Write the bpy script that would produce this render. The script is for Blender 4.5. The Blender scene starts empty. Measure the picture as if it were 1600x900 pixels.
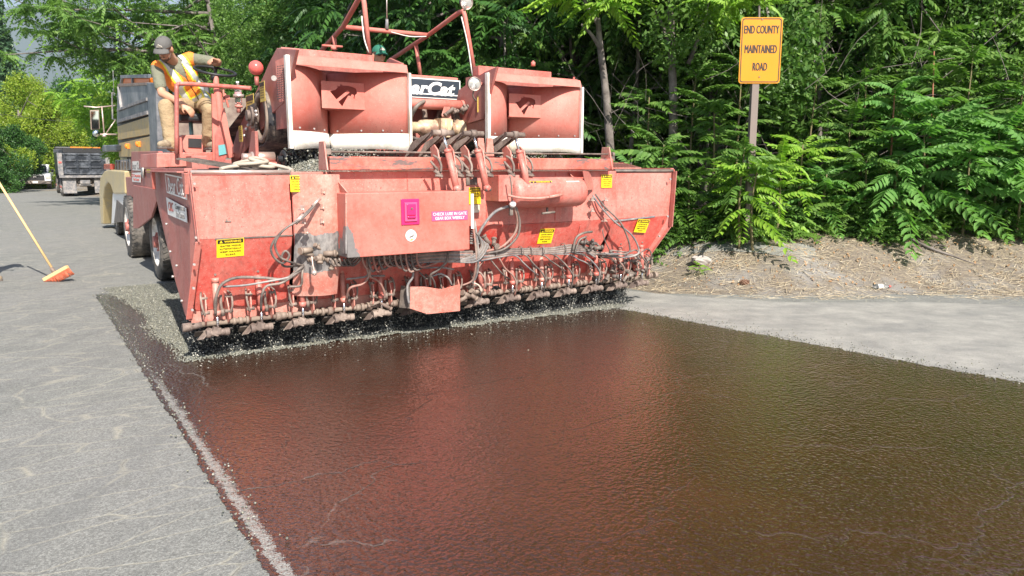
import bpy, bmesh, math, random
import numpy as np
from mathutils import Vector, Matrix, Quaternion, noise
sc = bpy.context.scene
C = sc.collection
R = math.radians
random.seed(7); HAZE = 1.3e-4
rng = np.random.default_rng(11)

# ------------------------------------------------------------------ camera
F = 1150.0; CAMH = 1.62; PIT = math.atan(188 / 1150.0)
cam = bpy.data.cameras.new('camera'); co = bpy.data.objects.new('camera', cam); C.objects.link(co)
co.location = (0, 0, CAMH); co.rotation_euler = (math.pi / 2 - PIT, 0, 0)
cam.sensor_width = 36; cam.lens = F / 1600 * 36; cam.clip_end = 20000; cam.clip_start = 0.05
sc.camera = co

# ------------------------------------------------------------------ sky and sun
SUN_EL = 41; SUN_AZ = -24          # shadows fall towards azimuth -24 deg (left of +Y)
w = bpy.data.worlds.new('World'); sc.world = w; w.use_nodes = True
nt = w.node_tree; bg = nt.nodes['Background']
sky = nt.nodes.new('ShaderNodeTexSky'); sky.sky_type = 'NISHITA'; sky.sun_disc = False
to_sun = Vector((-math.sin(R(SUN_AZ)), -math.cos(R(SUN_AZ)), 0)) * math.cos(R(SUN_EL)) + Vector((0, 0, math.sin(R(SUN_EL))))
to_sun.x = math.sin(R(SUN_AZ)) * -1 * math.cos(R(SUN_EL))
sky.sun_elevation = R(SUN_EL); sky.sun_rotation = math.atan2(to_sun.x, to_sun.y)
sky.dust_density = 1.2; sky.ozone_density = 1.5
nt.links.new(sky.outputs[0], bg.inputs[0]); bg.inputs[1].default_value = 0.085
sl = bpy.data.lights.new('sun', 'SUN'); sl.energy = 5.0; sl.angle = R(0.5); sl.color = (1, 0.945, 0.86)
so = bpy.data.objects.new('sun', sl); C.objects.link(so)
so.rotation_euler = to_sun.to_track_quat('Z', 'Y').to_euler()
sc.view_settings.view_transform = 'Standard'; sc.view_settings.look = 'None'
sc.view_settings.exposure = 0.93; sc.view_settings.gamma = 1
sc.render.engine = 'CYCLES'
sc.cycles.max_bounces = 8; sc.cycles.diffuse_bounces = 4; sc.cycles.glossy_bounces = 3; sc.cycles.transmission_bounces = 6

# ------------------------------------------------------------------ frames: pixel rays and the machine's own axes
cp, sp = math.cos(PIT), math.sin(PIT)
def ray(px, py):
    a = (px - 800) / F; b = (450 - py) / F
    return Vector((a, cp + b * sp, -sp + b * cp))
TH = R(33.6)
AX = Vector((math.cos(TH), math.sin(TH), 0)); BK = Vector((-math.sin(TH), math.cos(TH), 0))
O = Vector((-2.63, 5.91, 0)); CP = Vector((0, 0, CAMH))
def W(u, v, z): return O + AX * u + BK * v + Vector((0, 0, z))
def L(p):
    d = Vector(p) - O; return Vector((d.dot(AX), d.dot(BK), p[2]))
def V(px, py, v): r = ray(px, py); return L(CP + r * ((v + (O - CP).dot(BK)) / r.dot(BK)))      # machine plane v = const
def U(px, py, u): r = ray(px, py); return L(CP + r * ((u + (O - CP).dot(AX)) / r.dot(AX)))      # machine plane u = const
def Zp(px, py, z): r = ray(px, py); return L(CP + r * ((z - CAMH) / r.z))                       # plane z = const
def G(px, py, z=0.0): r = ray(px, py); return CP + r * ((z - CAMH) / r.z)                        # world, ground
def Y(px, py, y): r = ray(px, py); return CP + r * (y / r.y)                                     # world, plane y
def PL(px, py, p0, n):                                                                          # machine, any plane
    r = ray(px, py); d = Vector((r.dot(AX), r.dot(BK), r.z)); o = L(CP)
    return o + d * ((Vector(p0) - o).dot(Vector(n)) / d.dot(Vector(n)))

# ------------------------------------------------------------------ object helpers
def tag(o, label=None, cat=None, group=None, kind=None):
    if label: o['label'] = label
    if cat: o['category'] = cat
    if group: o['group'] = group
    if kind: o['kind'] = kind
    return o
def empty(name, loc=(0, 0, 0), rz=0, **k):
    o = bpy.data.objects.new(name, None); C.objects.link(o); o.location = loc; o.rotation_euler = (0, 0, rz)
    o.empty_display_size = .1
    return tag(o, **k)
def link(name, me, parent=None, loc=None, rot=None, scale=None):
    o = bpy.data.objects.new(name, me); C.objects.link(o)
    if parent: o.parent = parent
    if loc is not None: o.location = loc
    if rot is not None: o.rotation_euler = rot
    if scale is not None: o.scale = (scale,) * 3 if isinstance(scale, (int, float)) else scale
    return o
def copy_tree(o, parent=None):
    c = o.copy(); C.objects.link(c); c.parent = parent
    for ch in list(o.children): copy_tree(ch, c)
    return c
def npmesh(name, v, f, mat, smooth=False, mi=None):
    v = np.asarray(v, np.float32); f = np.asarray(f, np.int32); k = f.shape[1]
    me = bpy.data.meshes.new(name)
    me.vertices.add(len(v)); me.vertices.foreach_set('co', v.ravel())
    me.loops.add(f.size); me.loops.foreach_set('vertex_index', f.ravel())
    me.polygons.add(len(f)); me.polygons.foreach_set('loop_start', np.arange(0, f.size, k, dtype=np.int32))
    if smooth: me.polygons.foreach_set('use_smooth', np.ones(len(f), bool))
    for m in (mat if isinstance(mat, (list, tuple)) else [mat]): me.materials.append(m)
    if mi is not None: me.polygons.foreach_set('material_index', np.asarray(mi, np.int32))
    me.update(calc_edges=True)
    return me

def catmull(pts, n=6):
    pts = [Vector(p) for p in pts]
    if len(pts) < 3: return pts
    out = []
    P = [pts[0] * 2 - pts[1]] + pts + [pts[-1] * 2 - pts[-2]]
    for i in range(1, len(P) - 2):
        a, b, c, d = P[i - 1], P[i], P[i + 1], P[i + 2]
        for k in range(n):
            t = k / n
            out.append(0.5 * ((2 * b) + (c - a) * t + (2 * a - 5 * b + 4 * c - d) * t * t + (3 * b - a - 3 * c + d) * t ** 3))
    out.append(pts[-1]); return out

class MB:
    def __init__(s): s.v = []; s.f = []; s.m = []; s.sm = []; s.cm = 0
    def _a(s, vs, fs, smooth=False):
        b = len(s.v); s.v += [tuple(p) for p in vs]; s.f += [tuple(b + i for i in f) for f in fs]
        s.m += [s.cm] * len(fs); s.sm += [smooth] * len(fs); return s
    def mat(s, i): s.cm = i; return s
    def box(s, c, d, rot=None):
        c = Vector(c); x, y, z = [k / 2 for k in d]
        vs = [Vector((i * x, j * y, k * z)) for i in (-1, 1) for j in (-1, 1) for k in (-1, 1)]
        if rot is not None:
            if not isinstance(rot, Matrix): rot = Matrix.Rotation(rot[2], 3, 'Z') @ Matrix.Rotation(rot[1], 3, 'Y') @ Matrix.Rotation(rot[0], 3, 'X')
            vs = [rot @ q for q in vs]
        return s._a([c + q for q in vs], [(0, 1, 3, 2), (4, 6, 7, 5), (0, 4, 5, 1), (2, 3, 7, 6), (0, 2, 6, 4), (1, 5, 7, 3)])
    def bb(s, a, b):
        a = Vector(a); b = Vector(b); return s.box((a + b) / 2, [abs(b[i] - a[i]) for i in range(3)])
    def bar(s, p, q, w, h, up=(0, 0, 1)):
        p = Vector(p); q = Vector(q); d = q - p; l = d.length
        if l < 1e-6: return s
        x = d.normalized(); u = Vector(up)
        if abs(x.dot(u)) > .99: u = Vector((1, 0, 0))
        y = u.cross(x).normalized(); z = x.cross(y)
        return s.box((p + q) / 2, (l, w, h), Matrix((x, y, z)).transposed())
    def cyl(s, p, q, r, r2=None, n=14, caps=True):
        return s.tube([p, q], [r, r if r2 is None else r2], n, caps, 0)
    def tube(s, pts, r, n=8, caps=True, sub=5):
        pts = [Vector(p) for p in pts]
        rr = r if isinstance(r, (list, tuple)) else None
        if sub and len(pts) > 2:
            m = len(pts); pts2 = catmull(pts, sub)
            if rr: rr = [np.interp(i / (len(pts2) - 1) * (m - 1), range(m), r) for i in range(len(pts2))]
            pts = pts2
        k = len(pts); t0 = (pts[1] - pts[0]).normalized()
        a = t0.orthogonal().normalized(); vs = []; fs = []
        for i, p in enumerate(pts):
            t = (pts[min(i + 1, k - 1)] - pts[max(i - 1, 0)])
            t = t.normalized() if t.length > 1e-9 else t0
            a = (a - t * a.dot(t)); a = a.normalized() if a.length > 1e-6 else t.orthogonal().normalized()
            b = t.cross(a); ri = rr[i] if rr else r
            for j in range(n):
                an = 2 * math.pi * j / n; vs.append(p + (a * math.cos(an) + b * math.sin(an)) * ri)
        for i in range(k - 1):
            for j in range(n):
                j2 = (j + 1) % n; fs.append((i * n + j, i * n + j2, (i + 1) * n + j2, (i + 1) * n + j))
        s._a(vs, fs, True)
        if caps:
            b = len(s.v) - k * n
            s.f += [tuple(b + j for j in reversed(range(n))), tuple(b + (k - 1) * n + j for j in range(n))]
            s.m += [s.cm] * 2; s.sm += [False] * 2
        return s
    def lathe(s, prof, o=(0, 0, 0), axis=(0, 0, 1), n=24, closed=False):   # prof: (r, h)
        o = Vector(o); z = Vector(axis).normalized(); x = z.orthogonal().normalized(); y = z.cross(x)
        vs = [o + z * h + (x * math.cos(2 * math.pi * j / n) + y * math.sin(2 * math.pi * j / n)) * r for r, h in prof for j in range(n)]
        k = len(prof)
        fs = [(i * n + j, i * n + (j + 1) % n, (i + 1) * n + (j + 1) % n, (i + 1) * n + j) for i in range(k - 1) for j in range(n)]
        if closed: fs += [((k - 1) * n + j, (k - 1) * n + (j + 1) % n, (j + 1) % n, j) for j in range(n)]
        return s._a(vs, fs, True)
    def prism(s, poly, off):       # 3-D polygon pushed along off
        poly = [Vector(p) for p in poly]; off = Vector(off); n = len(poly)
        fs = [tuple(range(n)), tuple(n + i for i in reversed(range(n)))] + [(i, i + n, (i + 1) % n + n, (i + 1) % n) for i in range(n)]
        return s._a(poly + [p + off for p in poly], fs)
    def poly(s, pts): return s._a(pts, [tuple(range(len(pts)))])
    def grid(s, rows, smooth=True):
        n = len(rows[0]); vs = [p for r in rows for p in r]
        return s._a(vs, [(i * n + j, i * n + j + 1, (i + 1) * n + j + 1, (i + 1) * n + j) for i in range(len(rows) - 1) for j in range(n - 1)], smooth)
    def ell(s, c, r, n=14, m=9, rot=None):
        c = Vector(c); r = (r,) * 3 if isinstance(r, (int, float)) else r; vs = []
        for i in range(m + 1):
            a = math.pi * i / m
            for j in range(n):
                b = 2 * math.pi * j / n
                q = Vector((math.sin(a) * math.cos(b) * r[0], math.sin(a) * math.sin(b) * r[1], math.cos(a) * r[2]))
                vs.append(c + (rot @ q if rot else q))
        return s._a(vs, [(i * n + j, (i + 1) * n + j, (i + 1) * n + (j + 1) % n, i * n + (j + 1) % n) for i in range(m) for j in range(n)], True)
    def mesh(s, name, mat):
        me = bpy.data.meshes.new(name); me.from_pydata(s.v, [], s.f)
        for m in (mat if isinstance(mat, (list, tuple)) else [mat]): me.materials.append(m)
        me.polygons.foreach_set('material_index', s.m); me.polygons.foreach_set('use_smooth', s.sm)
        bm = bmesh.new(); bm.from_mesh(me); bmesh.ops.recalc_face_normals(bm, faces=bm.faces)
        bm.to_mesh(me); bm.free(); me.update(); return me
    def build(s, name, mat, parent=None, bevel=0, solid=0, **k):
        o = link(name, s.mesh(name, mat), parent); tag(o, **k)
        if solid: m = o.modifiers.new('thickness', 'SOLIDIFY'); m.thickness = solid; m.offset = 0
        if bevel: m = o.modifiers.new('edge', 'BEVEL'); m.width = bevel; m.segments = 2; m.limit_method = 'ANGLE'; m.angle_limit = R(40)
        return o

_tc = {}
def text_mesh(body, size=1, bold=0.0, shear=0.0, ext=0.0006):
    key = (body, bold, shear)
    if key not in _tc:
        cu = bpy.data.curves.new('lettering', 'FONT'); cu.body = body; cu.size = 1; cu.align_x = 'CENTER'; cu.align_y = 'CENTER'
        cu.offset = bold; cu.shear = shear; cu.resolution_u = 3; cu.extrude = .006; cu.space_line = .95
        ob = bpy.data.objects.new('lettering', cu); C.objects.link(ob)
        dg = bpy.context.evaluated_depsgraph_get(); me = bpy.data.meshes.new_from_object(ob.evaluated_get(dg))
        bpy.data.objects.remove(ob); _tc[key] = me
    return _tc[key]
def text(body, center, right, up, width, mat, parent, name='lettering', bold=0.0, shear=0.0, height=None):
    src = text_mesh(body, bold=bold, shear=shear); me = src.copy()
    n = len(me.vertices); a = np.empty(n * 3, np.float32); me.vertices.foreach_get('co', a); a = a.reshape(-1, 3)
    lo, hi = a.min(0), a.max(0); a[:, :2] -= (lo[:2] + hi[:2]) / 2
    sx = width / (hi[0] - lo[0]); sy = sx if height is None else height / (hi[1] - lo[1])
    r = np.array(Vector(right).normalized()); u = np.array(Vector(up).normalized()); nn = np.cross(r, u)
    b = np.array(center)[None] + a[:, :1] * sx * r + a[:, 1:2] * sy * u + a[:, 2:] * nn * 0.15
    me.vertices.foreach_set('co', b.astype(np.float32).ravel()); me.materials.clear(); me.materials.append(mat); me.update()
    return link(name, me, parent)

# ------------------------------------------------------------------ materials
class NT:
    def __init__(s, name):
        s.m = bpy.data.materials.new(name); s.m.use_nodes = True; s.t = s.m.node_tree; s.b = s.t.nodes['Principled BSDF']; s.o = s.t.nodes['Material Output']
    def n(s, typ, **k):
        nd = s.t.nodes.new('ShaderNode' + typ)
        for a, b in k.items():
            if a.startswith('i_'): nd.inputs[int(a[2:]) if a[2:].isdigit() else a[2:].replace('_', ' ')].default_value = b
            else: setattr(nd, a, b)
        return nd
    def l(s, a, b): s.t.links.new(a, b)
    def coord(s, which='Object', rot=0, scale=(1, 1, 1), loc=(0, 0, 0)):
        c = s.n('TexCoord'); m = s.n('Mapping'); s.l(c.outputs[which], m.inputs[0])
        m.inputs['Rotation'].default_value = (0, 0, rot); m.inputs['Scale'].default_value = scale; m.inputs['Location'].default_value = loc
        return m.outputs[0]
    def noise(s, co, scale, detail=4, rough=.6, dist=0):
        n = s.n('TexNoise'); s.l(co, n.inputs['Vector']); n.inputs['Scale'].default_value = scale
        n.inputs['Detail'].default_value = detail; n.inputs['Roughness'].default_value = rough; n.inputs['Distortion'].default_value = dist
        return n.outputs['Fac']
    def vor(s, co, scale, feature='F1', out='Distance', rnd=1):
        n = s.n('TexVoronoi'); n.feature = feature; s.l(co, n.inputs['Vector']); n.inputs['Scale'].default_value = scale; n.inputs['Randomness'].default_value = rnd
        return n.outputs[out]
    def ramp(s, f, stops, interp='LINEAR'):
        n = s.n('ValToRGB'); s.l(f, n.inputs[0]); e = n.color_ramp.elements; n.color_ramp.interpolation = interp
        while len(e) < len(stops): e.new(.5)
        for i, (p, c) in enumerate(stops):
            e[i].position = p; c = (c, c, c) if isinstance(c, (int, float)) else c; e[i].color = (*c, 1)
        return n.outputs[0]
    def mix(s, f, a, b, typ='MIX'):
        n = s.n('MixRGB'); n.blend_type = typ
        for i, x in enumerate((f, a, b)):
            if isinstance(x, (int, float)): n.inputs[i].default_value = x if i == 0 else (x, x, x, 1)
            elif isinstance(x, (tuple, list)): n.inputs[i].default_value = (*x, 1)
            else: s.l(x, n.inputs[i])
        return n.outputs[0]
    def math(s, op, a, b=0.0, c=None):
        n = s.n('Math'); n.operation = op
        for i, x in enumerate((a, b, c)):
            if x is None: continue
            if isinstance(x, (int, float)): n.inputs[i].default_value = x
            else: s.l(x, n.inputs[i])
        return n.outputs[0]
    def bump(s, h, strength=.3, dist=.01):
        n = s.n('Bump'); s.l(h, n.inputs['Height']); n.inputs['Strength'].default_value = strength; n.inputs['Distance'].default_value = dist
        s.l(n.outputs[0], s.b.inputs['Normal']); return n.outputs[0]
    def xyz(s, co):
        n = s.n('SeparateXYZ'); s.l(co, n.inputs[0]); return n.outputs
    def set(s, **k):
        for a, b in k.items():
            i = s.b.inputs[a.replace('_', ' ')]
            if isinstance(b, (int, float)): i.default_value = b
            elif isinstance(b, tuple): i.default_value = (*b, 1)
            else: s.l(b, i)
        return s.m

def plain(name, col, rough=.5, metal=0, var=.12, scale=14, bump=0, spec=.5, bd=.004, dirt=None, dirt_amt=.4, dirt_scale=5):
    t = NT(name); co = t.coord()
    n = t.noise(co, scale, 5, .65)
    c = t.mix(n, tuple(x * (1 - var) for x in col), tuple(min(1, x * (1 + var)) for x in col))
    if dirt:
        d = t.ramp(t.noise(co, dirt_scale, 8, .72), [(.5 - dirt_amt * .3, 0), (.62, 1)])
        c = t.mix(d, c, dirt)
    r = t.ramp(n, [(0, max(0, rough - .08)), (1, min(1, rough + .08))])
    if bump: t.bump(n, bump, bd)
    t.b.inputs['Specular IOR Level'].default_value = spec
    return t.set(Base_Color=c, Roughness=r, Metallic=metal)

def paint(name, base, dust=(0.62, 0.33, 0.27), dust_amt=.5, grime=(0.10, 0.055, 0.045), grime_amt=.5, rough=.42, worn=None, zdust=None, chips=.35):
    """Old machine enamel: sun-bleached patches, road dust, oily grime, chips down to dark metal."""
    t = NT(name); co = t.coord(); cv = t.coord(scale=(1, 1, .22))
    n1 = t.noise(co, 2.3, 6, .7); n2 = t.noise(co, 26, 5, .75); n3 = t.noise(cv, 11, 6, .7, .4)
    c = t.mix(t.ramp(n1, [(.3, 0), (.75, 1)]), base, tuple(min(1, x * .6 + y * .4) for x, y in zip(base, dust)))
    dm = t.math('MULTIPLY', t.ramp(t.math('ADD', t.math('MULTIPLY', n1, .5), t.math('MULTIPLY', n2, .5)), [(.42, 0), (.66, 1)]), dust_amt)
    c = t.mix(dm, c, dust)
    gm = t.math('MULTIPLY', t.ramp(n3, [(.52, 0), (.78, 1)]), grime_amt)
    c = t.mix(gm, c, grime)
    sp_ = t.ramp(t.noise(co, 120, 2, .5), [(.66, 0), (.72, 1)])
    c = t.mix(t.math('MULTIPLY', sp_, .5 * dust_amt + .08), c, (.78, .66, .58))
    ch = t.ramp(t.noise(co, 38, 3, .6), [(.70, 0), (.715, 1)])
    c = t.mix(t.math('MULTIPLY', ch, chips), c, (.07, .05, .045))
    sx = t.ramp(t.noise(co, 55, 2, .5, .6), [(.665, 0), (.69, 1)])
    c = t.mix(t.math('MULTIPLY', t.math('MULTIPLY', sx, t.ramp(n1, [(.42, 0), (.62, 1)])), grime_amt * 1.2), c, (.035, .022, .02))
    r = t.ramp(n2, [(.3, rough - .08), (.7, rough + .2)])
    t.bump(n2, .12, .004)
    return t, c, r, co
def paintm(*a, **k):
    t, c, r, co = paint(*a, **k); return t.set(Base_Color=c, Roughness=r)

M = {}
M['red'] = paintm('faded_red_paint', (.50, .095, .070), dust=(.57, .32, .27), dust_amt=.5, grime_amt=.6)
M['red_deep'] = paintm('red_paint', (.47, .040, .030), dust=(.56, .24, .19), dust_amt=.6, grime_amt=.65, rough=.32)
M['red_dusty'] = paintm('dusty_red_paint', (.50, .13, .095), dust=(.55, .36, .30), dust_amt=.7)
M['red_clean'] = paintm('coral_red_paint', (.54, .125, .092), dust=(.56, .30, .25), dust_amt=.35, rough=.62, grime_amt=.3, chips=.1)
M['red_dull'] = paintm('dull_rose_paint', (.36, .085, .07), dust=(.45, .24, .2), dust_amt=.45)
# worn paint where the steel shows
t, c, r, co = paint('worn_red_paint', (.52, .10, .072), dust=(.54, .28, .23), dust_amt=.35, grime_amt=.3)
x = t.xyz(co)
wz = t.math('SUBTRACT', 1.0, t.math('MULTIPLY', t.math('SUBTRACT', x[0], 1.18), 2.4))      # strongest at the left end of the box
wz = t.math('ADD', wz, t.math('MULTIPLY', t.math('SUBTRACT', .80, x[2]), 1.0))
wm = t.ramp(t.math('ADD', wz, t.math('MULTIPLY', t.noise(t.coord(scale=(1, 1, .3)), 9, 5, .6), 1.0)), [(.0, 0), (1.0, 0)])
wv = t.math('GREATER_THAN', t.math('ADD', wz, t.math('MULTIPLY', t.noise(t.coord(scale=(1, 1, .3)), 9, 5, .6), 1.1)), 1.32)
c = t.mix(wv, c, t.mix(t.noise(co, 30, 4, .6), (.13, .12, .12), (.22, .2, .19)))
M['red_box'] = t.set(Base_Color=c, Roughness=r)
t, c, r, co = paint('worn_beam_paint', (.52, .07, .04), dust_amt=.35)
wv = t.ramp(t.noise(t.coord(scale=(.6, 1, 3)), 5, 8, .8), [(.52, 0), (.56, 1)])
c = t.mix(wv, c, (.16, .11, .10)); M['red_beam'] = t.set(Base_Color=c, Roughness=r)
t, c, r, co = paint('scraped_bare_steel', (.50, .15, .11), dust=(.6, .42, .35), dust_amt=.7)
x = t.xyz(co)
wz = t.math('ADD', t.math('MULTIPLY', t.math('ABSOLUTE', t.math('SUBTRACT', x[2], .92)), -3.2), t.math('MULTIPLY', t.noise(co, 4, 5, .6), 1.2))
c = t.mix(t.math('GREATER_THAN', wz, .02), c, t.mix(t.ramp(t.noise(t.coord(scale=(1, 1, .4)), 22, 5, .7), [(.3, 0), (.7, 1)]), (.09, .085, .09), (.38, .35, .33)))
M['steel_scraped'] = t.set(Base_Color=c, Roughness=r)

M['white_edge'] = plain('white_rubber', (.78, .74, .68), .6, var=.05, dirt=(.55, .48, .38), dirt_amt=.1, dirt_scale=3)
M['black'] = plain('black_steel', (.02, .02, .022), .5)
M['dark'] = plain('dark_greasy_steel', (.07, .06, .055), .55, dirt=(.22, .18, .15))
M['grease'] = plain('dusty_greasy_iron', (.13, .095, .08), .75, bump=.8, scale=40, dirt=(.30, .23, .19), dirt_amt=.2)
M['hose'] = plain('dusty_hose_rubber', (.085, .07, .065), .6, scale=30, dirt=(.26, .21, .18), dirt_amt=.25)
M['hose_pink'] = plain('paint_dusted_hose', (.30, .14, .11), .65, scale=30, dirt=(.34, .27, .23), dirt_amt=.2)
M['hose_grey'] = plain('grey_hose_rubber', (.13, .13, .14), .55, scale=30, dirt=(.32, .29, .27), dirt_amt=.25)
M['chrome'] = plain('chromed_rod', (.75, .75, .76), .18, 1, var=.03)
M['zinc'] = plain('zinc_plate', (.62, .55, .5), .4, .6, dirt=(.6, .4, .33))
M['bolt'] = plain('bolt_steel', (.55, .5, .47), .4, .7)
M['yellow'] = plain('yellow_label', (.85, .62, .015), .4, var=.06, scale=30)
M['yellow_faded'] = plain('faded_yellow_label', (.52, .38, .08), .5, var=.2, scale=40)
M['ink'] = plain('black_print', (.015, .014, .012), .5)
M['magenta'] = plain('magenta_plastic', (.62, .02, .13), .35, var=.08)
M['magenta_pale'] = plain('faded_magenta_label', (.66, .08, .2), .45, var=.1)
M['white'] = plain('white_print', (.82, .80, .77), .4, var=.04)
M['beige'] = plain('beige_motor_paint', (.56, .42, .27), .45, dirt=(.25, .14, .1), dirt_amt=.1)
M['belt'] = plain('conveyor_belt_rubber', (.035, .035, .04), .6, dirt=(.3, .25, .2), dirt_amt=.05)
M['tan_steel'] = plain('dusty_tan_steel', (.27, .21, .165), .65, bump=.5, scale=40, dirt=(.16, .11, .09), dirt_amt=.3)
M['tyre'] = plain('tyre_rubber', (.035, .034, .034), .75, scale=20, dirt=(.17, .15, .13), dirt_amt=.3)
M['rim'] = plain('white_wheel_rim', (.72, .70, .67), .45, dirt=(.35, .3, .26), dirt_amt=.2)
M['wood'] = plain('bare_wood', (.72, .47, .22), .6, var=.15)
M['cloth'] = plain('pale_rope_cloth', (.42, .36, .29), .9, bump=.5, scale=60)
t = NT('red_lamp_plastic'); M['lamp_red'] = t.set(Base_Color=(.72, .14, .12), Roughness=.2, Transmission_Weight=.15)
t = NT('clear_glass'); M['glass'] = t.set(Base_Color=(.95, .97, .98), Roughness=.03, Transmission_Weight=.95, IOR=1.3)
t = NT('mirror_glass'); M['mirror'] = t.set(Base_Color=(.6, .66, .68), Roughness=.05, Metallic=1.0)
t = NT('lens_glass'); M['lens'] = t.set(Base_Color=(.75, .75, .72), Roughness=.12, Metallic=.7)
# ================================================================== GROUND
TOE_U, TOE_Y = 5.75, 9.15
def bank_d(x, y):
    u = (x - O.x) * AX.x + (y - O.y) * AX.y
    a = u - TOE_U; b = y - TOE_Y
    b = b + .07 * np.sin(x * 1.9 + .6) + .04 * np.sin(x * 5.3)
    k = .8; h = np.clip(.5 + .5 * (b - a) / k, 0, 1)
    return b * (1 - h) + a * h - k * h * (1 - h)
def hgt(x, y):
    x = np.asarray(x, float); y = np.asarray(y, float); d = bank_d(x, y)
    s = np.clip(d / 2.1, 0, 1); s = s * s * (3 - 2 * s)
    h = .60 * s + np.maximum(d - 1.9, 0) * .15
    h = np.minimum(h, 14)
    bump_ = .035 * np.sin(x * 2.3 + 1.3 * np.sin(y * 1.7)) * np.sin(y * 2.9 + x) + .02 * np.sin(x * 6.1 + y * 3.3)
    return h + bump_ * np.clip(d / .8, 0, 1) - .012
def H1(x, y): return float(hgt(x, y))
def terrain_axis(fine0, fine1, step, far):
    a = list(np.arange(fine0, fine1, step)); s = step; p = fine1; b = []
    while p < far: b.append(p); s *= 1.18; p += s
    s = step; p = fine0; c = []
    while p > -far: s *= 1.18; p -= s; c.append(p)
    return np.array(c[::-1] + a + b + [far])
xs = terrain_axis(-2, 10, .11, 1500); ys = terrain_axis(7.5, 15, .11, 6000)
XX, YY = np.meshgrid(xs, ys); ZZ = hgt(XX, YY)
nx, ny = len(xs), len(ys); idx = np.arange(nx * ny).reshape(ny, nx)
f = np.stack([idx[:-1, :-1], idx[:-1, 1:], idx[1:, 1:], idx[1:, :-1]], -1).reshape(-1, 4)
t = NT('dry_straw_soil'); co = t.coord()
n1 = t.noise(co, .8, 5, .6); n2 = t.noise(co, 9, 8, .8); n3 = t.noise(co, 90, 3, .7)
st = t.noise(t.coord(rot=.35, scale=(1, 7, 1)), 14, 4, .7, 1.2)
c = t.mix(t.ramp(n2, [(.3, 0), (.7, 1)]), (.10, .08, .065), (.215, .18, .145))
c = t.mix(t.ramp(st, [(.5, 0), (.62, .8)]), c, (.42, .34, .22))
c = t.mix(t.ramp(n3, [(.55, 0), (.7, .8)]), c, (.12, .09, .07))
c = t.mix(t.ramp(n1, [(.5, 0), (.62, .7)]), c, (.26, .25, .24))
t.bump(t.mix(.5, n2, n3), .9, .03)
M['soil'] = t.set(Base_Color=c, Roughness=.95)
v = np.stack([XX, YY, ZZ], -1).reshape(-1, 3)
tag(link('ground', npmesh('ground', v, f, M['soil'], True)), kind='structure')

# --- asphalt sheet
def sheet(name, pts, z, mat, kind='structure'):
    me = bpy.data.meshes.new(name); bm = bmesh.new()
    bm.faces.new([bm.verts.new((p[0], p[1], z)) for p in pts]); bmesh.ops.triangulate(bm, faces=bm.faces)
    bmesh.ops.recalc_face_normals(bm, faces=bm.faces)
    bm.to_mesh(me); bm.free(); me.materials.append(mat)
    if me.polygons[0].normal.z < 0: me.flip_normals()
    return tag(link(name, me), kind=kind)
t = NT('old_asphalt'); co = t.coord(rot=-TH)
cw = t.n('VectorMath'); cw.operation = 'ADD'
nz = t.n('TexNoise'); t.l(co, nz.inputs['Vector']); nz.inputs['Scale'].default_value = 3.5; nz.inputs['Detail'].default_value = 5
sc_ = t.n('VectorMath'); sc_.operation = 'SCALE'; t.l(nz.outputs['Color'], sc_.inputs[0]); sc_.inputs['Scale'].default_value = .13
t.l(co, cw.inputs[0]); t.l(sc_.outputs[0], cw.inputs[1])
mp = t.n('Mapping'); t.l(cw.outputs[0], mp.inputs[0]); mp.inputs['Scale'].default_value = (1.1, 2.9, 1)
e1 = t.vor(mp.outputs[0], 1.6, 'DISTANCE_TO_EDGE')
mp2 = t.n('Mapping'); t.l(cw.outputs[0], mp2.inputs[0]); mp2.inputs['Scale'].default_value = (1.6, 1.1, 1)
e2 = t.vor(mp2.outputs[0], 2.3, 'DISTANCE_TO_EDGE')
big = t.noise(co, .35, 4, .6); mid = t.noise(co, 3, 6, .7); fine = t.noise(co, 220, 2, .6); agg = t.vor(co, 130, 'F1', 'Color')
c = t.mix(t.ramp(mid, [(.3, 0), (.7, 1)]), (.158, .158, .145), (.232, .230, .210))
c = t.mix(t.ramp(big, [(.42, 0), (.6, .55)]), c, (.205, .20, .19))
av = t.n('SeparateColor'); t.l(agg, av.inputs[0])
c = t.mix(.6, c, t.mix(1, c, t.ramp(av.outputs[0], [(0, .45), (.5, .9), (1, 1.6)]), 'MULTIPLY'))
c = t.mix(t.ramp(fine, [(.60, 0), (.72, .8)]), c, (.07, .07, .07))
c = t.mix(t.ramp(fine, [(.26, .7), (.36, 0)]), c, (.45, .44, .42))
halo = t.math('MULTIPLY', t.ramp(e1, [(.0, 1), (.014, .5), (.036, 0)]), t.ramp(mid, [(.36, 0), (.48, 1)]))
halo2 = t.math('MULTIPLY', t.ramp(e2, [(.0, .8), (.012, .3), (.035, 0)]), t.ramp(big, [(.5, 0), (.6, .7)]))
c = t.mix(t.math('MULTIPLY', t.math('MAXIMUM', halo, t.math('MULTIPLY', halo2, .3)), .58), c, (.40, .37, .29))
c = t.mix(t.math('MULTIPLY', t.ramp(e1, [(0, .8), (.006, 0)]), t.ramp(mid, [(.5, 0), (.56, 1)])), c, (.06, .055, .05))
tr = t.noise(t.coord(rot=-TH, scale=(5, .16, 1)), 1.0, 4, .7)
c = t.mix(t.ramp(tr, [(.5, 0), (.66, .3)]), c, (.12, .12, .12))
t.bump(t.mix(.35, t.math('ADD', fine, t.vor(co, 130)), t.math('MULTIPLY', halo, -1.5)), .55, .006)
M['asphalt'] = t.set(Base_Color=c, Roughness=.92)
rp_ = [W(-60, -12, 0), W(5.72, -12, 0), W(5.72, .45, 0), W(5.72, 60, 0), W(-60, 58, 0), Vector((40, -10, 0)), Vector((40, 9.3, 0)), W(20, 98, 0), W(20, 114, 0)]
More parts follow.
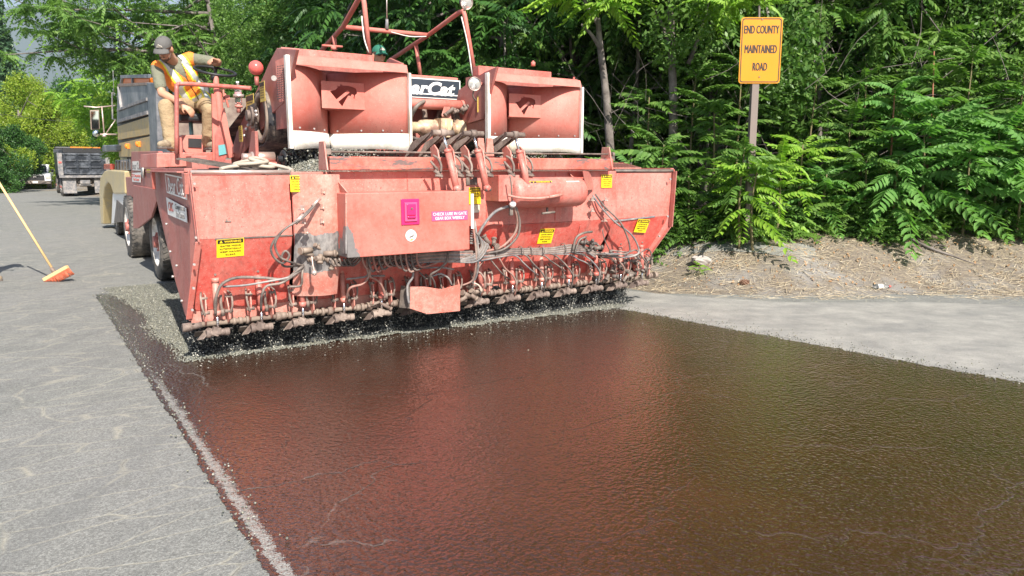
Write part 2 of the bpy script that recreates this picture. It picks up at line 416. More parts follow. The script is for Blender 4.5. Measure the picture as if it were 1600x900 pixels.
me = bpy.data.meshes.new('road'); me.from_pydata(rp_, [], [(0, 1, 2, 3, 4), (1, 5, 6, 2), (3, 7, 8, 4)]); me.materials.append(M['asphalt'])
for p_ in me.polygons:
    if p_.normal.z < 0: me.flip_normals(); break
tag(link('road', me), kind='structure')
# pale dusty apron where the side road joins
t = NT('dusty_asphalt'); co = t.coord()
mid = t.noise(co, 2.5, 7, .7); fine = t.noise(co, 190, 2, .6)
c = t.mix(t.ramp(mid, [(.35, 0), (.65, 1)]), (.20, .193, .18), (.33, .315, .285))
c = t.mix(t.ramp(fine, [(.58, 0), (.68, .8)]), c, (.10, .10, .09)); c = t.mix(t.ramp(fine, [(.30, .7), (.4, 0)]), c, (.52, .50, .46))
cr = t.vor(t.coord(scale=(.5, 1.0, 1)), 1.1, 'DISTANCE_TO_EDGE')
c = t.mix(t.ramp(t.noise(t.coord(scale=(.5, 1.4, 1)), 1.1, 6, .75), [(.5, 0), (.64, .6)]), c, (.155, .155, .15))
t.bump(fine, .4, .005); M['apron'] = t.set(Base_Color=c, Roughness=.93)
ap = [W(4.45, .4, 0), W(4.7, -1.2, 0), W(4.9, -2.6, 0), W(5.1, -4.1, 0), W(5.4, -6, 0), (9, 4.2, 0), (14, 5.5, 0), (14, 7.6, 0), (9, 8.15, 0), (6.5, 8.5, 0), (5, TOE_Y - .32, 0), (4.1, TOE_Y - .36, 0), (3.3, TOE_Y - .32, 0), (2.6, TOE_Y - .05, 0), (2.1, TOE_Y + .15, 0), W(5.5, 1.0, 0)]
sheet('side_road', ap, .003, M['apron'])

# --- fresh bitumen emulsion: drawn in machine axes
eu = lambda v_: -.37 + .012 * v_ * 0
t = NT('wet_brown_emulsion'); co = t.coord(); x = t.xyz(co)
wob = t.noise(co, 6, 5, .65); wob2 = t.noise(co, 40, 3, .6)
d = t.math('ADD', t.math('ADD', x[0], .38), t.math('MULTIPLY', t.math('SUBTRACT', wob, .5), .09))
d = t.math('ADD', d, t.math('MULTIPLY', t.math('SUBTRACT', wob2, .5), .05))
rc = t.noise(t.coord(scale=(1, 1, 1)), 1.3, 5, .6)
base = t.mix(t.ramp(rc, [(.35, 0), (.7, 1)]), (.036, .0125, .005), (.056, .0185, .0075))
spk = t.noise(co, 150, 2, .5)
base = t.mix(t.ramp(spk, [(.68, 0), (.72, .25)]), base, (.16, .08, .05))
asp = t.mix(t.ramp(t.noise(co, 120, 3, .7), [(.35, 0), (.65, 1)]), (.12, .11, .10), (.34, .33, .30))
# strip between the overspray line and the pool: speckled asphalt showing
near = t.ramp(t.math('MULTIPLY', x[1], -1.0), [(.0, 0), (.9, 1)])
fn_ = t.math('ADD', t.math('MULTIPLY', t.noise(co, 130, 2, .6), .6), t.math('MULTIPLY', t.noise(co, 22, 4, .7), .4))
strip = t.math('MULTIPLY', t.ramp(d, [(.0, 0), (.022, .1), (.04, .74), (.07, .60), (.105, .25), (.14, 0)]), t.ramp(near, [(0, .55), (1, 1)]))
strip = t.ramp(t.math('ADD', strip, t.math('MULTIPLY', t.math('SUBTRACT', fn_, .5), 2.0)), [(.46, 0), (.56, 1)])
col = t.mix(strip, base, asp)
# pale scratches in from the edge and crack lines
nzc = t.n('TexNoise'); t.l(co, nzc.inputs['Vector']); nzc.inputs['Scale'].default_value = 3.0; nzc.inputs['Detail'].default_value = 6
vs_ = t.n('VectorMath'); vs_.operation = 'SCALE'; t.l(nzc.outputs['Color'], vs_.inputs[0]); vs_.inputs['Scale'].default_value = .35
va_ = t.n('VectorMath'); va_.operation = 'ADD'; t.l(t.coord(scale=(.55, 1.0, 1), loc=(3, 1, 0)), va_.inputs[0]); t.l(vs_.outputs[0], va_.inputs[1])
cr = t.vor(va_.outputs[0], 1.0, 'DISTANCE_TO_EDGE')
crn = t.n('VectorMath')
crk = t.math('MULTIPLY', t.ramp(cr, [(0, 1), (.007, 0)]), t.ramp(rc, [(.46, 0), (.54, 1)]))
inn = t.ramp(x[0], [(0, 1), (.9, .0)])
col = t.mix(t.math('MULTIPLY', crk, t.math('MULTIPLY', inn, .5)), col, (.45, .40, .35))
col = t.mix(t.math('MULTIPLY', crk, .6), col, (.03, .012, .01))
rough = t.mix(strip, t.ramp(rc, [(.3, .10), (.7, .16)]), (.9, .9, .9))
pb = t.noise(co, 26, 3, .55); pb2 = t.noise(co, 75, 2, .5)
hh = t.math('ADD', t.math('MULTIPLY', t.math('ADD', t.math('MULTIPLY', pb, .55), t.math('MULTIPLY', t.vor(co, 46, 'SMOOTH_F1'), -.75)), 1.0), t.math('ADD', t.math('MULTIPLY', pb2, .42), t.math('MULTIPLY', crk, -.4)))
t.bump(hh, .7, .012); bn2 = t.n('Bump'); t.l(hh, bn2.inputs['Height']); bn2.inputs['Strength'].default_value = .5; bn2.inputs['Distance'].default_value = .012; t.l(bn2.outputs[0], t.b.inputs['Coat Normal']); t.b.inputs['Coat Weight'].default_value = 1.0; t.b.inputs['Coat Roughness'].default_value = .11; t.b.inputs['Coat IOR'].default_value = 1.5
al = t.math('GREATER_THAN', d, 0.0)
dr = t.n('VectorMath')
# right and rear edges ragged as well
rr = t.math('ADD', t.math('SUBTRACT', t.math('ADD', 4.60, t.math('MULTIPLY', x[1], -.135)), x[0]), t.math('MULTIPLY', t.math('SUBTRACT', wob2, .5), .06))
rr = t.math('ADD', rr, t.math('MULTIPLY', t.math('SUBTRACT', wob, .5), .26))
al = t.math('MULTIPLY', al, t.math('GREATER_THAN', rr, 0.0))
bk_ = t.math('ADD', t.math('SUBTRACT', 4.35, x[1]), t.math('MULTIPLY', t.math('SUBTRACT', wob, .5), .2))
al = t.math('MULTIPLY', al, t.math('GREATER_THAN', bk_, 0.0))
t.l(al, t.b.inputs['Alpha'])
M['oil'] = t.set(Base_Color=col, Roughness=rough, Specular_IOR_Level=.75)
me = bpy.data.meshes.new('bitumen_coating'); me.from_pydata([(-.55, -9, 0), (6.1, -9, 0), (6.1, -2, 0), (5.0, .3, 0), (5.0, 4.6, 0), (-.55, 4.6, 0)], [], [(0, 1, 2, 3, 4, 5)])
me.materials.append(M['oil'])
oil = link('bitumen_coating', me, None, (O.x, O.y, .007), (0, 0, TH)); tag(oil, kind='structure')

# --- chip mat and loose chips
t = NT('grey_stone_chips'); gi = t.n('NewGeometry')
c = t.ramp(gi.outputs['Random Per Island'], [(0, (.10, .105, .09)), (.35, (.19, .19, .155)), (.6, (.27, .26, .20)), (.85, (.16, .17, .16)), (1, (.48, .46, .39))])
M['chips'] = t.set(Base_Color=c, Roughness=.8)
t = NT('shade_darkened_chips'); gi = t.n('NewGeometry')  # falling chips: shade under the hopper put into the colour, plus pale specks
M['chips_shaded'] = t.set(Base_Color=t.ramp(gi.outputs['Random Per Island'], [(0, (.012, .014, .016)), (.6, (.04, .045, .05)), (.80, (.09, .10, .10)), (.88, (.45, .44, .38)), (1, (.6, .57, .5))]), Roughness=.5)
t = NT('chip_mat'); co = t.coord(); vc = t.vor(co, 95, 'F1', 'Color'); sv = t.n('SeparateColor'); t.l(vc, sv.inputs[0])
c = t.ramp(sv.outputs[0], [(0, (.06, .06, .05)), (.4, (.15, .148, .118)), (.75, (.23, .215, .17)), (1, (.40, .38, .31))])
t.bump(t.math('SUBTRACT', 1, t.vor(co, 95)), 1, .012); M['chipmat'] = t.set(Base_Color=c, Roughness=.85)
def mat_edge(v_):   # left edge of the mat in u
    return -.10 + .04 * math.sin(v_ * 3.1) + .012 * math.sin(v_ * 9) - (.16 if v_ > 3.6 else 0) * min(1, (v_ - 3.6) / .6)
pts = [(mat_edge(a) + .05, a, 0) for a in np.linspace(.18, 4.75, 30)] + [(u_, 4.85 + .05 * math.sin(u_ * 7), 0) for u_ in np.linspace(0, 4.7, 20)]
pts += [(4.72, a, 0) for a in np.linspace(4.7, .25, 12)] + [(u_, (.21 - .055 * u_) + .02 * math.sin(u_ * 11) + .015 * math.sin(u_ * 31), 0) for u_ in np.linspace(4.7, .0, 60)]
me = bpy.data.meshes.new('gravel_mat'); bm = bmesh.new(); bm.faces.new([bm.verts.new(p) for p in pts]); bmesh.ops.triangulate(bm, faces=bm.faces)
bmesh.ops.recalc_face_normals(bm, faces=bm.faces); bm.to_mesh(me); bm.free(); me.materials.append(M['chipmat'])
if me.polygons[0].normal.z < 0: me.flip_normals()
tag(link('gravel_mat', me, None, (O.x, O.y, .014), (0, 0, TH)), kind='structure')
def stones(name, P, size, mat, parent=None, seed=3, **k):
    r = np.random.default_rng(seed); n = len(P)
    o6 = np.array([[1, 0, 0], [-1, 0, 0], [0, 1, 0], [0, -1, 0], [0, 0, 1], [0, 0, -1]], float)
    fc = np.array([[0, 2, 4], [2, 1, 4], [1, 3, 4], [3, 0, 4], [2, 0, 5], [1, 2, 5], [3, 1, 5], [0, 3, 5]])
    A = r.normal(size=(n, 3)); A /= np.linalg.norm(A, axis=1)[:, None]; B = r.normal(size=(n, 3)); B -= A * (A * B).sum(1)[:, None]; B /= np.linalg.norm(B, axis=1)[:, None]
    Q = np.stack([A, B, np.cross(A, B)], 1)
    s = size * r.uniform(.55, 1.25, (n, 1, 1)) * r.uniform(.6, 1.2, (n, 6, 1))
    vv = P[:, None, :] + np.einsum('kj,njc->nkc', o6, Q) * s
    ff = fc[None] + (np.arange(n) * 6)[:, None, None]
    o = link(name, npmesh(name, vv.reshape(-1, 3), ff.reshape(-1, 3), mat), parent); return tag(o, **k)
def stone_field():
    r = rng; P = []
    n = 30000; v_ = r.uniform(.1, 4.85, n); u_ = r.uniform(-.35, 1.2, n)
    e = np.array([mat_edge(a) for a in v_]); k = (u_ > e + r.normal(0, .025, n)); P.append(np.stack([u_[k], v_[k]], 1))
    n = 15000; u_ = r.uniform(0, 4.75, n); v_ = .19 - .055 * u_ + .025 * np.sin(u_ * 11) + .02 * np.sin(u_ * 31) + np.abs(r.normal(0, .3, n)) - r.exponential(.035, n) * (r.random(n) < .35); P.append(np.stack([u_, v_], 1))
    n = 420; v_ = r.uniform(-3.4, 4.5, n); u_ = -.33 + r.normal(0, .05, n); P.append(np.stack([u_, v_], 1))      # stray chips along the edge
    n = 900; v_ = r.uniform(-5, .2, n); u_ = 4.6 - .135 * v_ + r.exponential(.12, n) - .08; P.append(np.stack([u_, v_], 1))
    n = 260; u_ = r.uniform(0, 4.6, n); v_ = .13 - .055 * u_ - r.exponential(.18, n); P.append(np.stack([u_, v_], 1))
    P = np.concatenate(P); z = r.uniform(.002, .012, len(P)) + .012
    return np.column_stack([P, z])
tag(stones('loose_gravel', stone_field(), .0075, M['chips'], kind='stuff', label='fresh grey stone chips scattered over brown bitumen beneath the spreader', cat='gravel'))
o = bpy.data.objects['loose_gravel']; o.location = (O.x, O.y, 0); o.rotation_euler = (0, 0, TH)
# ================================================================== CHIP SPREADER (machine axes u, v, z)
SP = empty('chip_spreader', (O.x, O.y, 0), TH, label='faded red self-propelled chip spreader with wide hopper dropping stone onto brown bitumen', cat='chip spreader')
VF = -.12; LN = Vector((0, -.59, -.22)).normalized(); LU = Vector((0, -.22, .59)).normalized()
def LF(px, py, off=0): return PL(px, py, Vector((0, VF, 1.05)) + LN * off, LN)
def prt(mb, name, mat, bevel=.004, parent=SP, **k): return mb.build(name, mat, parent, bevel, **k)

# --- hopper shell
def hop_panel(name, u0, u1, dv, mu, ml, ztop=1.57, u0b=None, u1b=None, zb=.44, bowed=0):
    u0b = u0 if u0b is None else u0b; u1b = u1 if u1b is None else u1b
    vb = .10 + dv; th = .02
    m = MB(); m.prism([(u0, VF + dv, 1.052), (u1, VF + dv, 1.052), (u1, VF + dv, ztop), (u0, VF + dv, ztop)], (0, th, 0)); prt(m, name + '_upper_panel', mu)
    m = MB(); m.prism([(u0b, vb, zb), (u1b, vb, zb), (u1, VF + dv, 1.05), (u0, VF + dv, 1.05)], (0, th, .0)); prt(m, name + '_lower_panel', ml)
hop_panel('hopper_wing', .055, .83, 0, M['red'], M['red_deep'], 1.565, .05)
hop_panel('hopper_centre', .833, 4.44, -.035, M['red'], M['red_deep'], 1.585, .9, 4.2)
hop_panel('hopper_wing', 4.443, 5.33, 0, M['red'], M['red_deep'], 1.565, 4.4, 5.02)
prt(MB().box((2.45, .115, .385), (4.86, .018, .125)).box((.62, .128, .375), (1.16, .012, .15)), 'hopper_lip', M['red_dusty'])
prt(MB().box((2.5, .16, .40), (4.9, .07, .02)), 'lip_flange', M['dark'])
for uu in (1.83, 2.52, 3.02): prt(MB().cyl((uu, .098, .335), (uu, .104, .335), .06, n=18), 'lip_notch', M['black'], 0)
for u_ in (1.9, 2.75, 3.6): prt(MB().box((u_, VF - .038, 1.32), (.010, .006, .5)), 'weld_seam', M['red_deep'], 0)
for u_ in (1.25, 2.2, 3.1, 3.95): prt(MB().bar((u_, -.148, 1.0), (u_, .058, .46), .008, .006), 'weld_seam', M['red'], 0)
prt(MB().box((.30, VF - .004, 1.2), (.012, .01, .02)).box((.31, VF - .006, 1.19), (.05, .006, .008)), 'latch_hook', M['dark'], 0)
# end plates
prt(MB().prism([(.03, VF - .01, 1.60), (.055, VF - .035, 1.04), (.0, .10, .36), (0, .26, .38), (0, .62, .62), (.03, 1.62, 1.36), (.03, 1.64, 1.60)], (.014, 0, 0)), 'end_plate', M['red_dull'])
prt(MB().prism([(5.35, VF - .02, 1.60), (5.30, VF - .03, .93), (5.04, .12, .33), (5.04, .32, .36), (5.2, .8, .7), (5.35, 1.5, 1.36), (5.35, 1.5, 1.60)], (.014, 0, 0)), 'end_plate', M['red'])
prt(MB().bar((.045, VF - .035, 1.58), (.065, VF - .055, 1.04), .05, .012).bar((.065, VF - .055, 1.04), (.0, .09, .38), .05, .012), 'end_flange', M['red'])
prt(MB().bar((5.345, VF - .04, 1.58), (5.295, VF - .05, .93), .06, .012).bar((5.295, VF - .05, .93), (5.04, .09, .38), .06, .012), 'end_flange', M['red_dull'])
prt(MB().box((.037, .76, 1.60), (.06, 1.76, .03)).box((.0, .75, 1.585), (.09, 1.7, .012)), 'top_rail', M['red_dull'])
prt(MB().box((5.36, .7, 1.60), (.05, 1.6, .03)), 'top_rail', M['red'])
for a in (U(243, 275, .0), U(292, 300, -.02)):
    prt(MB().prism([(-.01, a.y - .06, 1.58), (-.01, a.y + .06, 1.58), (-.005, a.y + .03, 1.42), (-.005, a.y - .01, 1.42)], (-.03, 0, 0)), 'lifting_lug', M['red'])
# rear and inner walls, floor of the hopper
prt(MB().prism([(.05, 1.60, 1.58), (5.34, 1.46, 1.58), (5.2, .5, .45), (.05, .5, .45)], (0, .02, 0)), 'hopper_back', M['red_dull'])
prt(MB().cyl((.05, VF - .005, 1.585), (.83, VF - .005, 1.585), .017), 'rim_pipe', M['zinc'], 0)
prt(MB().cyl((4.44, VF - .005, 1.585), (5.34, VF - .005, 1.585), .017), 'rim_pipe', M['dark'], 0)
prt(MB().cyl((.1, .34, .40), (4.95, .34, .40), .10, n=20), 'spread_roll', M['black'], 0)
prt(MB().box((2.5, .50, .48), (4.9, .02, .3)), 'rear_baffle', M['black'])
# crease seam (bare steel rub marks)
prt(MB().bar((.2, VF - .002, 1.052), (.83, VF - .002, 1.052), .006, .012), 'seam_strip', M['dark'], 0)
a = LF(959, 342); prt(MB().prism([(4.46, VF - .006, 1.02), (5.08, VF - .006, 1.05), (5.08, VF - .004, 1.07), (4.95, VF - .004, 1.06), (4.46, VF - .006, 1.04)], (0, .005, 0)), 'seam_strip', M['hose_grey'], 0)
# bulging transition plate left of the box, scraped down to steel
rows = []
for i in range(13):
    z = 1.565 - i * .088; row = []
    for j in range(11):
        u_ = .835 + j * .037; bulge = .16 * math.sin(math.pi * min(1, j / 14)) ** 1.2
        zz = max(0, (1.05 - z)) * .28
        row.append((u_, VF - .045 - bulge * (1 - .15 * i / 12) + zz, z))
    rows.append(row)
prt(MB().grid(rows), 'bulged_plate', M['steel_scraped'], 0)
prt(MB().prism([V(523, 303, -.14), V(540, 303, -.5), V(540, 397, -.5), V(524, 395, -.14)], (.012, 0, 0)), 'side_gusset', M['steel_scraped'])
prt(MB().prism([(1.165, VF - .03, 1.59), (1.21, -.47, 1.40), (1.21, VF - .03, 1.40)], (.012, 0, 0)), 'side_gusset', M['red_dusty'])
prt(MB().prism([(3.76, VF - .04, 1.58), (3.80, -.36, 1.385), (4.0, VF - .04, 1.385)], (.012, 0, 0)), 'side_gusset', M['red_dusty'])
prt(MB().prism([(3.80, -.36, 1.585), (4.06, VF - .05, 1.58), (4.10, VF - .06, 1.385), (3.84, -.37, 1.385)], (.0, .01, 0)), 'gusset_web', M['red_dull'])
# stud brackets
def stud(p):
    mb = MB().box(p + Vector((0, -.03, 0)), (.05, .05, .012), (0, 0, .5)).cyl(p, p + Vector((.0, -.08, 0)), .009, n=8).box(p + Vector((.0, -.05, .015)), (.05, .012, .045), (0, 0, .5))
    prt(mb, 'stud_bracket', M['zinc'], .002)
for x, y in ((502, 301), (501, 325), (501, 347), (472, 348), (476, 363), (470, 327)): stud(V(x, y, -.25))
for x, y in ((921, 313), (942, 313), (921, 330), (941, 329), (941, 345)): stud(V(x, y, -.17))
# hex bolts down the end flanges
bolts = MB()
for x, y in ((303, 287), (306, 371), (303, 413), (302, 450), (300, 484)): p = V(x, y, -.16); bolts.cyl(p, p + Vector((0, -.02, 0)), .011, n=6)
for x, y in ((1046, 280), (1042, 338), (1029, 369)): p = V(x, y, -.17); bolts.cyl(p, p + Vector((0, -.02, 0)), .014, n=6)
for x, y in ((262, 350), (268, 393), (272, 432), (286, 470), (278, 415)): p = U(x, y, .0); bolts.cyl(p, p + Vector((-.02, 0, 0)), .012, n=6)
prt(bolts, 'flange_bolts', M['bolt'], 0)

# --- centre control box
prt(MB().bb(V(539.5, 302, -.50), V(734, 390, -.50) + Vector((0, .36, 0))), 'control_box', M['red_box'], .008)
cb = V(641, 331, -.505)
lt = prt(MB().box(cb, (.175, .012, .225)), 'latch_plate', M['magenta'])
MB().box(cb + Vector((0, -.012, 0)), (.12, .016, .165)).build('latch_frame', M['magenta_pale'], lt, .004)
MB().box(cb + Vector((.0, -.024, .02)), (.085, .014, .10)).box(cb + Vector((0, -.026, -.045)), (.08, .02, .02)).build('latch_handle', M['magenta'], lt, .006)
MB().cyl(cb + Vector((0, -.033, .03)), cb + Vector((0, -.038, .03)), .01, n=10).build('lock', M['dark'], lt)
rs = V(642, 368, -.502)
st = prt(MB().cyl(rs, rs + Vector((0, -.004, 0)), .052, n=28), 'round_sticker', M['white'], 0)
MB().prism([rs + Vector(p) for p in ((-.03, -.005, -.012), (.01, -.005, .0), (.038, -.005, .022), (.02, -.005, -.01), (-.005, -.005, -.02))], (0, -.001, 0)).build('sticker_print', M['dark'], st)
MB().prism([rs + Vector(p) for p in ((-.02, -.005, -.04), (.01, -.005, -.026), (.02, -.005, -.04), (0, -.005, -.045))], (0, -.001, 0)).build('sticker_print', M['yellow'], st)
tl = V(703, 337, -.503)
ls = prt(MB().box(tl, (.37, .003, .085)), 'label', M['magenta_pale'], 0)
text('CHECK LUBE IN GATE', tl + Vector((0, -.003, .018)), (1, 0, 0), (0, 0, 1), .345, M['white'], ls, bold=.0, height=.027)
text('GEAR BOX WEEKLY', tl + Vector((0, -.003, -.02)), (1, 0, 0), (0, 0, 1), .30, M['white'], ls, bold=.0, height=.027)
p = V(738, 330, -.30); prt(MB().box(p, (.03, .004, .33)), 'edge_tag', M['white'], 0)
p = V(743, 326, -.17); prt(MB().box(p, (.09, .004, .075)), 'blank_tag', M['white_edge'], 0)
p = V(737, 283, -.17); prt(MB().box(p, (.12, .004, .07)), 'dark_tag', M['dark'], 0)

# --- warning labels
def warn(c, wd, ht, right, up, roll=0, lines=('GATES MOVE', 'AUTOMATICALLY', 'KEEP HANDS', 'CLEAR'), head=True, parent=SP):
    right = Vector(right); up = Vector(up); n = right.cross(up)
    if roll:
        q = Quaternion(n, roll); right = q @ right; up = q @ up
    R3 = Matrix((right, n, up)).transposed()
    o = MB().box(c, (wd, .003, ht), R3).build('warning_label', M['yellow'], parent)
    if head: MB().box(c + up * ht * .36 - n * -.003, (wd * .93, .002, ht * .2), R3).build('label_header', M['ink'], o)
    q = c + n * .0045
    if head:
        text('WARNING', q + up * ht * .36 + right * wd * .08, right, up, wd * .62, M['yellow'], o, bold=.025, height=ht * .11)
        a = q + up * ht * .36 - right * wd * .34; s = ht * .08
        MB().prism([a - right * s - up * s * .8, a + right * s - up * s * .8, a + up * s], n * .001).build('warning_triangle', M['yellow'], o)
    for i, l_ in enumerate(lines):
        text(l_, q + up * ht * (.13 - i * .16), right, up, min(wd * .8, wd * .075 * len(l_)), M['ink'], o, height=ht * .07)
    return o
X, Zu = Vector((1, 0, 0)), Vector((0, 0, 1))
def lc(px, py, e=.004): return LF(px, py, e)
warn(lc(360, 387), .215, .165, X, LU, R(1.5))
warn(V(467, 287, -.20), .145, .135, X, Zu, 0, ('GRATES MUST BE', 'IN PLACE WHEN', 'OPERATING', 'SPREADER'))
warn(lc(853, 369, .04), .185, .17, X, LU, R(-2))
warn(V(948, 283, -.165), .15, .14, X, Zu, 0, ('GRATES MUST BE', 'IN PLACE WHEN', 'OPERATING', 'SPREADER'))
warn(V(1003, 353, -.11), .19, .165, X, LU, R(-6))
warn(V(742, 306, -.165), .13, .16, X, Zu, 0, ('KEEP CLEAR', 'OF GATES'))
# --- writing on the left end plate
LP_ = Vector((0, -1, 0))
def sidetxt(body, px, py, u, wd, mat, par, h=None, **k): return text(body, U(px, py, u), (0, -1, 0), (0, 0, 1), wd, mat, par, height=h, **k)
def sidebox(p0, p1, p2, p3, u, name, mat, th=.003): return prt(MB().prism([U(*p, u) for p in (p0, p1, p2, p3)], (-th, 0, 0)), name, mat, 0)
nm = sidebox((258, 272), (286, 273), (291, 311), (261, 300), .022, 'maker_plate', M['red_dull'])
c4 = [U(*p, .017) for p in ((258, 272), (290, 279), (292, 311), (261, 300))]
fr = MB()
for i in range(4): fr.bar(c4[i], c4[(i + 1) % 4], .012, .004, up=(1, 0, 0))
fr.build('plate_border', M['white'], nm)
sidetxt('Bear Cat', 274, 291, .014, .70, M['white'], nm, .14)
cr_ = sidebox((260, 308), (291, 325), (293, 348), (263, 335), .022, 'rate_control_plate', M['white'])
sidetxt('CRC', 266.5, 323, .016, .24, M['red_deep'], cr_, .08, bold=.01)
sidetxt('Computerized\nRate Control', 281, 330, .016, .42, M['hose_grey'], cr_, .11)

# --- top cross beam and rod
bt = V(515, 246, -.25); bb_ = V(958, 268, -.25)
prt(MB().bb((bt.x, -.25, 1.60), (4.31, -.13, 1.715)), 'cross_beam', M['red_beam'], .008)
prt(MB().bb((bt.x + .02, -.17, 1.588), (4.3, -.10, 1.597)), 'beam_shim', M['white_edge'], 0)
for u_ in (1.10, 4.27):
    prt(MB().prism([(u_, -.28, 1.60), (u_, -.06, 1.60), (u_, -.10, 1.84), (u_, -.22, 1.84)], (.014, 0, 0)), 'beam_bracket', M['red_dusty'])
ra, rb = V(512, 237, -.2), V(956, 241, -.2)
prt(MB().cyl(ra, rb, .009, n=10), 'tie_rod', M['grease'], 0)
prt(MB().box(ra, (.05, .05, .05)), 'rod_nut', M['grease']); prt(MB().cyl(rb, rb + Vector((.03, 0, 0)), .025, n=6), 'rod_nut', M['grease'])
# --- tank
ta, tb = Vector((2.90, -.34, 1.375)), Vector((3.79, -.34, 1.375))
tk = prt(MB().lathe([(0, 0), (.10, .0), (.135, .012), (.15, .04), (.152, .1), (.152, .80), (.147, .85), (.13, .88), (.09, .892), (0, .892)], ta, (1, 0, 0), 32), 'air_tank', M['red'], 0)
prt(MB().bb((2.74, -.40, 1.30), (2.98, -.14, 1.55)), 'tank_mount', M['red'])
w_ = warn(Vector((3.2, -.462, 1.452)), .27, .085, X, Vector((0, .45, .89)), 0, ('KEEP CLEAR',), parent=tk)
MB().box((3.60, -.464, 1.448), (.16, .003, .085), (-.46, 0, 0)).build('tank_sticker', M['white_edge'], tk)
prt(MB().cyl((3.36, -.34, 1.235), (3.36, -.34, 1.17), .012).cyl((3.28, -.36, 1.165), (3.44, -.36, 1.175), .012), 'drain_valve', M['dark'], 0)
prt(MB().tube([V(793, 305, -.5), V(812, 309, -.52), V(840, 310, -.52), V(858, 308, -.52)], .012).cyl(V(858, 308, -.52), V(878, 304, -.52), .016), 'tank_fitting', M['red_dusty'], 0)
g_ = V(801, 319, -.45)
prt(MB().ell(g_, .034, 14, 9), 'knob', M['white'], 0); prt(MB().box(g_ + Vector((0, .03, -.05)), (.035, .03, .12)), 'valve_body', M['dark'])
prt(MB().tube([V(797, 275, -.5), V(799, 290, -.5), V(800, 314, -.46)], .008, 6), 'chain', M['dark'], 0)

# --- three cut-off clamps above the beam
def clamp(u0):
    g = Vector((u0, 0, 0)); P = lambda a, b, c: g + Vector((a, b, c))
    ar = prt(MB().prism([P(-.09, -.30, 1.93), P(-.09, -.27, 1.96), P(-.16, .04, 1.86), P(-.21, .12, 1.70), P(-.17, .10, 1.68), P(-.12, -.05, 1.82)], (.014, 0, 0))
        .prism([P(.05, -.30, 1.93), P(.05, -.27, 1.96), P(-.02, .04, 1.86), P(-.07, .12, 1.70), P(-.03, .10, 1.68), P(.02, -.05, 1.82)], (.014, 0, 0)), 'clamp_arm', M['grease'])
    MB().cyl(P(-.12, -.30, 1.935), P(.10, -.30, 1.935), .026, n=12).cyl(P(-.04, -.30, 1.935), P(.02, -.30, 1.935), .038, n=12).build('pivot', M['grease'], ar)
    MB().cyl(P(-.01, -.31, 1.92), P(.012, -.35, 1.76), .014, n=10).build('rod', M['chrome'], ar)
    cy = prt(MB().cyl(P(.012, -.35, 1.775), P(.045, -.44, 1.44), .031, n=14).cyl(P(.011, -.348, 1.785), P(.014, -.352, 1.755), .036, n=14).ell(P(.05, -.45, 1.43), (.04, .035, .035)), 'clamp_cylinder', M['red'], 0)
    MB().cyl(P(.02, -.46, 1.42), P(.08, -.46, 1.42), .02, n=10).build('clevis_pin', M['dark'], cy)
    for s in (-.085, .075):
        pl = prt(MB().prism([P(s, -.18, 1.80), P(s, -.26, 1.83), P(s, -.33, 1.78), P(s, -.37, 1.66), P(s, -.40, 1.52), P(s, -.36, 1.51), P(s, -.30, 1.60), P(s, -.22, 1.66)], (.014, 0, 0)), 'clamp_plate', M['red_dusty'], .003)
        q = s + (.035 if s > 0 else -.025)
        MB().tube([P(q, -.30, 1.73), P(q + .02, -.35, 1.70), P(q + .035, -.38, 1.64), P(q + .02, -.40, 1.58)], .012, 7).cyl(P(q - .02, -.36, 1.60), P(q + .035, -.38, 1.54), .022, n=8).cyl(P(q - .03, -.38, 1.55), P(q + .04, -.40, 1.54), .012, n=8).cyl(P(q - .06, -.35, 1.68), P(q, -.38, 1.60), .013, n=8).build('lock_lever', M['grease'], pl)
for x in (699, 746, 811): clamp(V(x, 262, -.36).x)
for x in (752, 766): p = V(x, 232, -.16); prt(MB().prism([p + Vector((-.05, 0, -.1)), p + Vector((.05, 0, -.1)), p + Vector((.03, 0, .1)), p + Vector((-.03, 0, .1))], (0, .03, 0)), 'beam_lug', M['red_dusty'])

